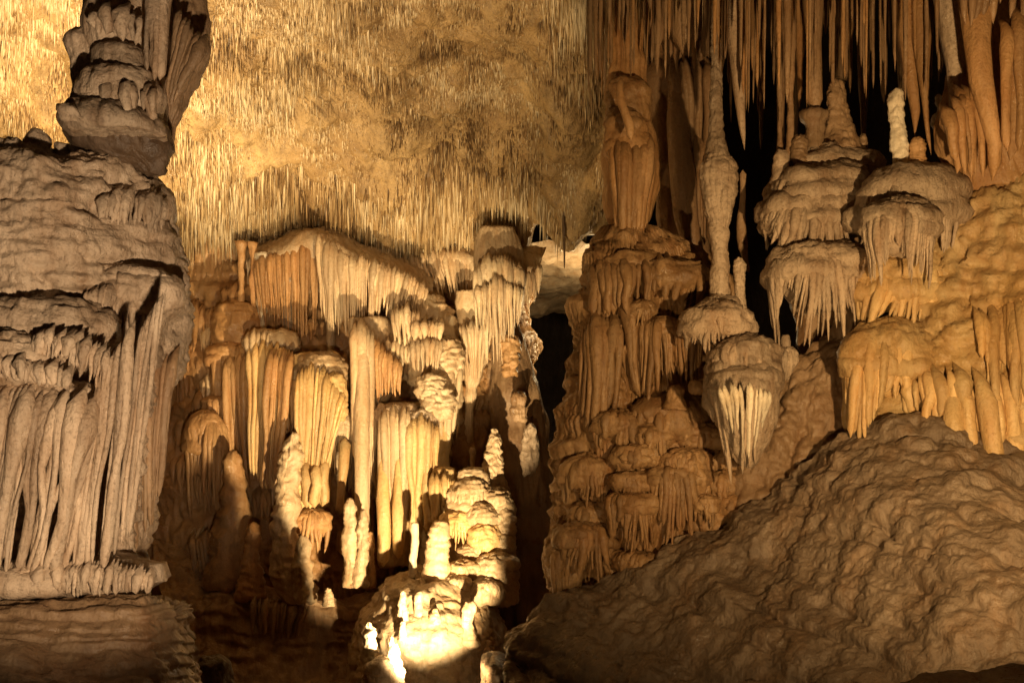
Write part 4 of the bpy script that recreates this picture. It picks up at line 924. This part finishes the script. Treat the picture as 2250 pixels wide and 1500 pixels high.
drape(t, M_BROWN, dp([(550, 1325), (620, 1330), (680, 1335)], 11.6), dp([(555, 1400), (610, 1410), (660, 1400)], 11.55), 12, 8, tip=0.4, jit=0.5)
drape(t, M_BROWN, dp([(420, 1190), (470, 1180), (530, 1200)], 12.1), dp([(430, 1275), (470, 1270), (520, 1290)], 12.0), 12, 9, tip=0.4, jit=0.4)
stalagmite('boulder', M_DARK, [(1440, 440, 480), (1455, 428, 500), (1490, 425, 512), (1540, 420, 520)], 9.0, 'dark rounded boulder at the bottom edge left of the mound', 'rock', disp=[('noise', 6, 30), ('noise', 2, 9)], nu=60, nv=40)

# the floodlight that lights the mound: small black housing in the dark at the bottom
t = thing('floodlight', 'small black floodlight half hidden at the bottom of the glaring mound', 'lamp', P(1130, 1510, 8.7))
column(t, 'housing', M_LAMP, [(1468, 1110, 1140), (1472, 1106, 1150), (1490, 1106, 1154), (1520, 1108, 1156)], 8.7, 0.8, [], 24, 16)
u = K * 8.55
tube(t, 'bracket', M_LAMP, [P(1116, 1500, 8.55), P(1116, 1475, 8.55), P(1124, 1460, 8.55), P(1138, 1464, 8.55), P(1146, 1500, 8.55)], [2.2 * u] * 5, sides=8, lump=0)
stalagmite('boulder', M_DARK, [(1436, 1074, 1096), (1448, 1064, 1118), (1480, 1060, 1130), (1560, 1054, 1144)], 9.4, 'dark rock shaped to block the mound lamp at the bottom edge', 'rock', ratio=2.8, disp=[('noise', 6, 30), ('noise', 2, 9)], nu=60, nv=40)  # drawn out in depth to block the mound lamp's beam towards the right

# ================================================================== RIGHT OF THE GAP: tiered massif
base = P(1420, 1330, 9.4)
t = thing('flowstone_massif', 'brown tiered flowstone massif with many dripping hems right of the gap', 'flowstone', base)
column(t, 'body', M_TAWNY, [(545, 1345, 1450), (575, 1334, 1500), (640, 1318, 1570), (720, 1302, 1580), (800, 1290, 1570), (900, 1282, 1570), (980, 1272, 1600), (1060, 1254, 1640), (1140, 1244, 1660), (1230, 1234, 1620), (1330, 1250, 1540), (1420, 1230, 1540)],
       9.6, 0.7, [('drip', 40, 80, 74, 13), ('drip', 16, 40, 40, 9), ('noise', 14, 80), ('noise', 2, 10)], 520, 620)
swell(t, 'cap', M_TAWNY, 1392, 578, 62, 22, 9.25, 0.8, [('lobe', 5, 24, 12), ('noise', 5, 30)], 110, 50)
swell(t, 'cap', M_TAWNY, 1480, 606, 84, 34, 9.2, 0.7, [('lobe', 6, 26, 13), ('noise', 5, 30)], 130, 60)
drape(t, M_TAWNY, dp([(1345, 590), (1400, 578), (1460, 580), (1540, 610)], None), dp([(1350, 690), (1400, 700), (1460, 660), (1530, 690)], None), 15, 12, tip=0.4, jit=0.45, merge=0.3, out=1.6)
drape(t, M_TAWNY, dp([(1300, 595), (1325, 585), (1350, 595)], None), dp([(1296, 700), (1325, 705), (1350, 700)], None), 6, 13, tip=0.6, jit=0.15, merge=0.2)
drape(t, M_TAWNY, dp([(1278, 735), (1310, 712), (1365, 716)], None), dp([(1264, 940), (1300, 960), (1350, 925)], None), 9, 13, tip=0.5, jit=0.2, merge=0.35)
drape(t, M_TAWNY, dp([(1372, 640), (1385, 660)], None), dp([(1412, 880), (1400, 880)], None), 3, 12, tip=0.6, jit=0.15, merge=0)
tier(t, M_TAWNY, 1396, 1504, 700, 722, 880, None, out=38, n=13, r=10, jit=0.4, lean=0.85, tip=0.4, merge=0.35)
tier(t, M_TAWNY, 1378, 1440, 660, 680, 720, None, out=38, n=8, r=8, jit=0.4)
tier(t, M_TAWNY, 1484, 1545, 690, 720, 850, None, out=38, n=8, r=10, jit=0.3, lean=.7)
swell(t, 'knob', M_TAWNY, 1532, 850, 20, 16, 8.7, 0.9, [('noise', 2, 12)], 40, 30)
column(t, 'knob', M_TAWNY, [(845, 1474, 1492), (852, 1466, 1502), (870, 1464, 1504), (900, 1455, 1512)], 8.8, 0.9, [('noise', 3, 16)], 40, 30)
TM = [('lobe', 5, 26, 14), ('noise', 4, 26), ('noise', 1, 8)]
tier(t, M_TAWNY, 1300, 1420, 905, 930, 1000, None, out=38, n=13, r=12, jit=0.35, tip=0.5, capdisp=TM, merge=0.2)
tier(t, M_TAWNY, 1380, 1560, 868, 925, 960, None, out=38, n=18, r=11, jit=0.5, tip=0.5, capdisp=TM)
tier(t, M_TAWNY, 1400, 1480, 935, 955, 1000, None, out=38, n=11, r=9, jit=0.4, tip=0.4, capdisp=TM)
tier(t, M_TAWNY, 1480, 1590, 930, 960, 990, None, out=38, n=13, r=10, jit=0.5, tip=0.5, capdisp=TM)
tier(t, M_TAWNY, 1345, 1460, 978, 1000, 1030, None, out=38, n=13, r=10, jit=0.5, tip=0.5, capdisp=TM)
tier(t, M_TAWNY, 1450, 1560, 990, 1012, 1050, None, out=38, n=13, r=10, jit=0.5, tip=0.5, capdisp=TM)
tier(t, M_TAWNY, 1540, 1660, 985, 1010, 1040, None, out=38, n=13, r=11, jit=0.5, tip=0.6, capdisp=TM)
tier(t, M_TAWNY, 1232, 1350, 1005, 1040, 1110, None, out=38, n=12, r=12, jit=0.35, tip=0.5, capdisp=TM)
tier(t, M_TAWNY, 1340, 1440, 1040, 1058, 1100, None, out=38, n=11, r=10, jit=0.5, tip=0.4, capdisp=TM)
tier(t, M_TAWNY, 1420, 1560, 1022, 1045, 1195, None, out=38, n=16, r=12, jit=0.4, tip=0.4, capdisp=TM, lean=0.9, merge=0.3)
tier(t, M_TAWNY, 1550, 1640, 1035, 1062, 1110, None, out=38, n=11, r=10, jit=0.4, tip=0.5, capdisp=TM)
tier(t, M_TAWNY, 1520, 1580, 1090, 1106, 1150, None, out=38, n=9, r=8, jit=0.4, tip=0.4, capdisp=TM)
tier(t, M_TAWNY, 1570, 1700, 1080, 1110, 1155, None, out=38, n=14, r=11, jit=0.5, tip=0.4, capdisp=TM)
tier(t, M_TAWNY, 1330, 1450, 1085, 1108, 1200, None, out=38, n=13, r=12, jit=0.3, tip=0.5, capdisp=TM, merge=0.3)
tier(t, M_TAWNY, 1252, 1345, 1105, 1135, 1180, None, out=38, n=11, r=11, jit=0.4, tip=0.5, capdisp=TM)
tier(t, M_TAWNY, 1222, 1360, 1150, 1180, 1270, None, out=38, n=13, r=12, jit=0.4, tip=0.5, capdisp=TM, lean=.95)
tier(t, M_TAWNY, 1198, 1290, 1190, 1225, 1320, None, out=38, n=11, r=11, jit=0.2, tip=0.4, capdisp=TM, lean=.6)
tier(t, M_TAWNY, 1340, 1500, 1215, 1235, 1262, None, out=38, n=14, r=12, jit=0.5, tip=0.6, capdisp=TM)

# orange bulb column
t = thing('bulb_column', 'orange bulb shaped fluted column standing on the brown massif', 'column', P(1385, 565, 9.6))
column(t, 'core', M_ORANGE, [(-120, 1350, 1420), (100, 1345, 1410), (180, 1338, 1415), (260, 1332, 1425), (330, 1328, 1440), (400, 1326, 1442), (470, 1332, 1430), (530, 1345, 1412), (575, 1350, 1420)], 9.7, 0.85, [('flute', 6, 16), ('noise', 5, 50)], 130, 200)
column(t, 'collar', M_ORANGE, [(175, 1345, 1400), (190, 1336, 1420), (240, 1334, 1428), (262, 1340, 1425)], 9.55, 0.85, [('lobe', 6, 24, 24), ('noise', 5, 26)], 90, 50)
column(t, 'collar', M_ORANGE, [(245, 1342, 1395), (258, 1332, 1405), (290, 1330, 1420), (312, 1336, 1416)], 9.45, 0.85, [('lobe', 6, 24, 20), ('noise', 5, 26)], 90, 50)
swell(t, 'cap', M_ORANGE, 1384, 326, 57, 32, 9.5, 0.9, [('flute', 4, 12), ('noise', 3, 24)], 110, 50)
R_ = 57
ph = np.radians(np.linspace(-105, 105, 24)); u = K * 9.5
drape(t, M_ORANGE, [(1385 + 50 * math.sin(p), 318, 9.5 - 50 * u * math.cos(p)) for p in ph], [(1382 + 26 * math.sin(p), 555, 9.5 - 26 * u * math.cos(p)) for p in ph], 13, 10.5, tip=0.7, jit=0.12, merge=0.2, bow=0.09, wob=.3)
tube(t, 'drip', M_ORANGE, [P(1362, 170, 9.1), P(1366, 230, 9.05), P(1382, 270, 9.05), P(1386, 310, 9.05)], [0.03, 0.035, 0.04, 0.03])

# pale sheet behind
t = thing('stone_sheet', 'tall smooth pale stone sheet between the bulb column and the slender ringed column', 'flowstone', P(1500, 620, 10.4))
column(t, 'body', M_BROWN, [(125, 1440, 1550), (150, 1425, 1566), (250, 1430, 1562), (350, 1440, 1558), (450, 1448, 1560), (540, 1440, 1572), (610, 1420, 1580), (660, 1400, 1590)], 10.5, 0.6, [('streak', 9, 40), ('flute', 4, 30), ('noise', 6, 80)], 140, 180)
drape(t, M_BROWN, dp([(1475, 150), (1520, 140), (1556, 150)], 10.1), dp([(1495, 380), (1520, 330), (1552, 450)], 10.15), 6, 13, tip=0.6, jit=0.3, merge=0.4, bow=0)
drape(t, M_BROWN, dp([(1525, 300), (1545, 310), (1560, 330)], 10.1), dp([(1535, 500), (1552, 560), (1568, 600)], 10.1), 4, 11, tip=0.6, jit=0.2, merge=0.1, bow=0)
tube(t, 'rib', M_BROWN, [P(1488, 150, 10.25), P(1490, 280, 10.1), P(1500, 400, 10.05), P(1515, 520, 10.05), P(1545, 600, 10.1)], [0.07, 0.10, 0.11, 0.10, 0.06])
t = thing('hanging_mass', 'dark lumpy hanging mass of fused stalactites above the pale sheet', 'stalactites', P(1490, 130, 9.9))
column(t, 'body', M_BROWN, [(-160, 1420, 1580), (0, 1430, 1570), (70, 1440, 1560), (110, 1450, 1556), (135, 1470, 1545)], 10.3, 0.6, [('flute', 9, 18), ('noise', 9, 40)], 110, 110)
drape(t, M_BROWN, dp([(1420, -60), (1490, -60), (1570, -60)], 9.8), dp([(1425, 110), (1490, 140), (1565, 150)], 9.85), 13, 12, tip=0.4, jit=0.35, merge=0.2, bow=0)

# slender ringed column on its mushroom base
t = thing('slender_column', 'slender pale ringed column rising from a tiered mushroom foot to the ceiling', 'column', P(1620, 1040, 8.6))
RG = [('ring', 2.6, 22), ('lobe', 2.5, 16, 14), ('noise', 2, 14), ('noise', .8, 5)]
column(t, 'upper_shaft', M_BEIGE, [(-140, 1566, 1584), (60, 1566, 1582), (150, 1564, 1584), (230, 1561, 1586), (290, 1558, 1588), (310, 1556, 1592), (348, 1552, 1600), (360, 1555, 1600)], 8.8, 0.95, RG, 60, 220)
column(t, 'bulb', M_BEIGE, [(345, 1555, 1598), (358, 1546, 1610), (378, 1541, 1616), (420, 1546, 1614), (450, 1552, 1608), (478, 1558, 1602), (500, 1562, 1598)], 8.8, 0.95, [('lobe', 4, 18, 16), ('flute', 5, 11), ('noise', 2, 14)], 100, 110)
column(t, 'lower_shaft', M_BEIGE, [(488, 1560, 1596), (500, 1556, 1600), (530, 1560, 1600), (580, 1564, 1601), (606, 1562, 1602), (640, 1562, 1602), (672, 1556, 1608)], 8.8, 0.95, [('ring', 1.8, 52), ('noise', 2.5, 20), ('noise', .8, 6)], 60, 120)
tier(t, M_BEIGE, 1545, 1625, 652, 670, 690, 8.75, n=14, r=7, tip=0.5, jit=0.4, capdisp=[('lobe', 4, 18, 11), ('noise', 3, 14)])
tier(t, M_BEIGE, 1498, 1655, 668, 712, 775, 8.65, n=22, r=9, tip=0.35, jit=0.5, capdisp=[('lobe', 6, 22, 12), ('noise', 4, 20)], lean=.9, merge=.3)
tier(t, M_BEIGE, 1560, 1712, 742, 795, 830, 8.45, n=20, r=9, tip=0.4, jit=0.6, capdisp=[('lobe', 6, 22, 12), ('noise', 4, 20)])
tier(t, M_BEIGE, 1556, 1722, 806, 838, 1040, 8.4, n=22, r=10.5, tip=0.25, jit=0.5, capdisp=[('lobe', 5, 22, 12), ('noise', 4, 20)], lean=0.42, merge=0.4)
drape(t, M_BEIGE, dp([(1560, 760), (1556, 830), (1552, 880)], 8.5), dp([(1560, 900), (1566, 920), (1570, 935)], 8.5), 4, 11, tip=.4, jit=.2)
drape(t, M_WHITE, dp([(1580, 860), (1640, 850), (1700, 870)], 7.72), dp([(1608, 960), (1640, 1030), (1672, 960)], 8.0), 9, 9, tip=0.3, jit=0.5, merge=0.4, bow=.02)
t = thing('small_mushroom', 'small mushroom shaped stalagmite right of the mushroom foot', 'stalagmite', P(1725, 835, 8.7))
tier(t, M_BEIGE, 1698, 1752, 762, 785, 835, 8.7, n=12, r=6.5, lean=.45, tip=.4, jit=.4)
column(t, 'stalk', M_BEIGE, [(735, 1719, 1732), (745, 1716, 1736), (772, 1714, 1738)], 8.7, 1, [('noise', 2, 12)], 24, 24)
stalagmite('stalagmite', M_BEIGE, [(568, 1618, 1630), (576, 1615, 1634), (620, 1616, 1634), (650, 1615, 1637), (680, 1612, 1640)], 8.85, 'short ringed stalagmite right beside the slender column')

# three tier tower
t = thing('tiered_tower', 'three tiered flowstone tower with dripping hems against the black gallery', 'flowstone', P(1800, 840, 9.0))
TT = [('lobe', 8, 34, 16), ('noise', 6, 34), ('noise', 1.2, 8)]
column(t, 'core', M_BROWN, [(340, 1720, 1900), (450, 1720, 1900), (600, 1720, 1890), (740, 1760, 1830), (860, 1770, 1820)], 9.3, 0.7, [('flute', 6, 16), ('noise', 7, 50)], 90, 140)
tier(t, M_BEIGE, 1700, 1938, 330, 400, 425, 9.05, n=24, r=10, tip=.5, jit=.6, capdisp=TT, merge=.1)
tier(t, M_BEIGE, 1692, 1925, 372, 425, 448, 8.8, n=22, r=10, tip=.5, jit=.6, capdisp=TT, merge=.1, core=False)
tier(t, M_BEIGE, 1666, 1905, 425, 478, 568, 8.75, n=28, r=11, tip=.3, jit=.5, capdisp=TT, lean=.92, merge=.35)
tier(t, M_BEIGE, 1680, 1912, 545, 592, 750, 8.55, n=28, r=10, tip=.22, jit=.55, capdisp=TT, lean=.82, merge=.35)
for (cx, y0, y1, w0, w1, nm, lab) in ((1790, 248, 345, 30, 18, 'funnel_pillar', 'funnel topped pillar standing on the three tiered tower'),):
    stalagmite('stalagmite', M_BROWN, [(y0 - 2, cx - w0, cx + w0), (y0 + 6, cx - w0 - 2, cx + w0 + 2), (y0 + 26, cx - w1 - 4, cx + w1 + 4), (y0 + 60, cx - w1, cx + w1), (y1, cx - w1 - 3, cx + w1 + 3), (y1 + 30, cx - w1 - 12, cx + w1 + 12)], 8.9, lab, 'stalagmite', disp=[('flute', 3, 10), ('noise', 3, 20)], nu=50, nv=60)
stalagmite('stalagmite', M_BROWN, [(180, 1832, 1846), (200, 1826, 1850), (250, 1822, 1860), (290, 1815, 1870), (330, 1800, 1884), (365, 1790, 1890)], 9.0, 'stepped conical stalagmite on the right top of the three tiered tower', disp=[('ring', 6, 22), ('lobe', 5, 18, 12), ('noise', 3, 16)], nu=60, nv=80)
stalagmite('stalagmite', M_BROWN, [(298, 1750, 1762), (306, 1745, 1768), (335, 1740, 1772), (365, 1736, 1778)], 8.8, 'stubby small stalagmite left of the funnel topped pillar')
stalagmite('stalagmite', M_BROWN, [(296, 1892, 1900), (303, 1889, 1904), (325, 1888, 1905), (350, 1886, 1906)], 9.0, 'tiny stub on the far right top of the three tiered tower')
stalagmite('stalagmite', M_BEIGE, [(330, 1705, 1725), (340, 1700, 1732), (370, 1698, 1735), (400, 1690, 1740)], 8.75, 'rounded pale knob at the left top of the three tiered tower', disp=[('noise', 3, 18)])
for cx, y0, w, lab in ((1737, -150, 11, 'thin dark pillar rising behind the left knob of the tower'), (1714, -150, 7, 'thinnest dark pillar rising at the left end of the tower')):
    stalagmite('thin_column', M_BROWN, [(y0, cx - w - 5, cx + w + 5), (60, cx - w, cx + w), (200, cx - w * .7, cx + w * .7), (330, cx - w, cx + w), (370, cx - w - 6, cx + w + 6)], 8.85, lab, 'column', disp=[('noise', 2.5, 20), ('ring', 1, 25)], nu=20, nv=60)

# dome
t = thing('flowstone_dome', 'rounded flowstone dome with finely fluted hem beside the right massif', 'flowstone', P(2000, 640, 8.3))
DM = [('lobe', 6, 40, 14), ('noise', 6, 50), ('noise', 1.2, 8)]
tier(t, M_BEIGE, 1884, 2130, 368, 455, 560, 8.35, n=26, r=11, tip=.4, jit=.5, capdisp=DM, lean=.9, merge=.3, ratio=.7)
tier(t, M_BEIGE, 1895, 2060, 445, 490, 612, 8.0, n=22, r=9.5, tip=.25, jit=.35, capdisp=DM, lean=.85, merge=.35, ratio=.7)
stalagmite('stalagmite', M_WHITE, [(198, 1962, 1978), (206, 1957, 1982), (240, 1954, 1982), (280, 1957, 1986), (320, 1960, 1992), (350, 1964, 1996), (385, 1960, 2002)], 8.35, 'bright white ringed stalagmite standing on the flowstone dome', disp=[('ring', 3, 22), ('lobe', 3, 18, 14), ('noise', 2, 14)], nu=50, nv=90)
stalagmite('stalagmite', M_ORANGE, [(306, 2008, 2022), (313, 2004, 2028), (340, 2002, 2030), (365, 2000, 2032), (385, 1998, 2034)], 8.3, 'short brown stalagmite right of the bright white one')
stalagmite('stalagmite', M_WHITE, [(206, 2058, 2068), (215, 2054, 2070), (245, 2057, 2072), (262, 2048, 2076), (290, 2052, 2074)], 8.6, 'small white knob in the shade left of the orange curtain', disp=[('noise', 3, 12)])

# orange fluted curtain upper right
t = thing('fluted_curtain', 'orange fluted curtain flowing down at the upper right corner', 'curtain', P(2170, 400, 7.9))
column(t, 'body', M_ORANGE, [(-150, 2120, 2420), (0, 2110, 2420), (100, 2120, 2420), (180, 2100, 2420), (240, 2075, 2420), (320, 2062, 2420), (370, 2090, 2420), (420, 2120, 2420)], 8.35, 0.5, [('streak', 12, 50), ('flute', 8, 24), ('noise', 8, 70)], 260, 220)
tube(t, 'rib', M_ORANGE, [P(2130, -100, 7.8), P(2145, 40, 7.7), P(2150, 140, 7.65), P(2172, 250, 7.65), P(2188, 330, 7.7), P(2180, 400, 7.8)], [0.10, 0.10, 0.085, 0.06, 0.05, 0.03], sides=14)
drape(t, M_ORANGE, dp([(2075, 260), (2110, 220), (2140, 190)], 7.8), dp([(2095, 370), (2125, 390), (2160, 410)], 7.8), 6, 15, tip=.4, jit=.2)
drape(t, M_ORANGE, dp([(2205, 60), (2235, 40), (2290, 40)], 7.6), dp([(2208, 350), (2235, 370), (2290, 380)], 7.6), 5, 21, tip=.6, jit=.15, bow=0.03)
drape(t, M_BROWN, dp([(2110, -120), (2180, -120), (2280, -120)], 7.6), dp([(2112, 100), (2180, 120), (2270, 110)], 7.6), 9, 16, tip=.2, jit=.5)

# ================================================================== RIGHT MASSIF AND SLOPE
t = thing('flowstone_massif', 'big golden knobbly flowstone massif filling the right edge', 'flowstone', P(2150, 1080, 7.4))
column(t, 'body', M_YELLOW, [(352, 2290, 2560), (372, 2215, 2640), (410, 2155, 2700), (480, 2078, 2760), (560, 2035, 2800), (650, 2012, 2840), (760, 1990, 2860), (860, 1962, 2880), (960, 1930, 2900), (1060, 1900, 2900), (1180, 1890, 2900)],
       8.6, 0.55, [('knob', 24, 60, 50), ('lobe', 24, 44, 38), ('drip', 20, 60, 76, 15), ('lobe', 9, 22, 18), ('noise', 14, 120), ('noise', 8, 70), ('noise', 2, 11)], 520, 420)
drape(t, M_YELLOW, dp([(2080, 900), (2130, 870), (2190, 860), (2270, 840)], None), dp([(2110, 1050), (2150, 1070), (2200, 1075), (2280, 1050)], None), 13, 19, tip=0.85, jit=0.2, merge=0.1, bow=0.0, out=0.5, lump=.12)
drape(t, M_YELLOW, dp([(2150, 700), (2200, 690), (2280, 680)], None), dp([(2160, 900), (2200, 900), (2280, 900)], None), 11, 14, tip=0.5, jit=0.6, merge=0.3, bow=0.01, out=0.6, lump=.2)
drape(t, M_YELLOW, dp([(1985, 850), (2040, 840), (2120, 830)], None), dp([(1990, 930), (2050, 940), (2120, 930)], None), 11, 14, tip=0.5, jit=0.5, merge=0.2, out=1.0)
TL = [('lobe', 8, 36, 26), ('lobe', 5, 18, 15), ('noise', 6, 40), ('noise', 1.5, 8)]
t = thing('flowstone_drapery', 'orange hem of drips under the flowstone dome, upper of two', 'drapery', P(1960, 730, 8.0))
tier(t, M_YELLOW, 1880, 2090, 560, 625, 725, 8.45, n=22, r=13, tip=.4, jit=.45, capdisp=TL, tilt=-30, ratio=.6, lean=.95)
t = thing('flowstone_drapery', 'orange hem of blunt drips above the slope, lower of two', 'drapery', P(1930, 925, 7.8))
tier(t, M_YELLOW, 1850, 2070, 715, 790, 925, 8.3, n=22, r=14, tip=.45, jit=.4, capdisp=TL, tilt=-20, ratio=.6, lean=.97)
t = thing('flowstone_lumps', 'brown knobbly flowstone between tower foot and right massif', 'flowstone', P(1860, 900, 8.3))
column(t, 'body', M_BROWN, [(690, 1860, 1960), (760, 1830, 1990), (830, 1740, 2010), (860, 1715, 2020), (940, 1690, 2040), (1040, 1640, 2060), (1140, 1600, 2060)], 8.95, 0.42, [('knob', 26, 54, 40), ('drip', 10, 44, 40, 12), ('knob', 10, 22, 18), ('noise', 9, 50), ('noise', 2, 10)], 380, 300)

XS = [[1120, 1270, 1470, 1660, 1780, 1900, 2060, 2320], [1120, 1270, 1470, 1660, 1780, 1900, 2060, 2320], [1120, 1285, 1490, 1680, 1800, 1920, 2090, 2350], [1110, 1290, 1500, 1690, 1820, 1950, 2120, 2380], [1090, 1290, 1510, 1700, 1840, 1980, 2150, 2420], [1080, 1290, 1520, 1720, 1860, 2000, 2200, 2460]]
YS = [[1400, 1310, 1215, 1120, 1030, 950, 930, 960], [1450, 1365, 1270, 1180, 1100, 1030, 1010, 1060], [1520, 1440, 1350, 1265, 1195, 1130, 1100, 1130], [1600, 1530, 1445, 1365, 1300, 1240, 1210, 1220], [1700, 1630, 1550, 1475, 1415, 1365, 1330, 1330], [1820, 1760, 1680, 1610, 1550, 1510, 1480, 1470]]
DL = [9.0, 8.75, 8.45, 8.1, 7.75, 7.35]; DR = [7.75, 7.45, 7.1, 6.7, 6.3, 5.9]
ctrl = [[(XS[i][j], YS[i][j], DL[i] + (DR[i] - DL[i]) * (j / 7) ** 1.6) for j in range(8)] for i in range(6)]
V, Q = sheet_verts(ctrl, 560, 480, [('knob', 46, 92, 60), ('knob', 18, 42, 30), ('noise', 22, 120), ('noise', 6, 34), ('noise', 1.8, 10)], Dref=7.6, level=True)
structure('ground_slope', V, Q, M_GREY, 'grey brown muddy flowstone slope filling the lower right foreground')
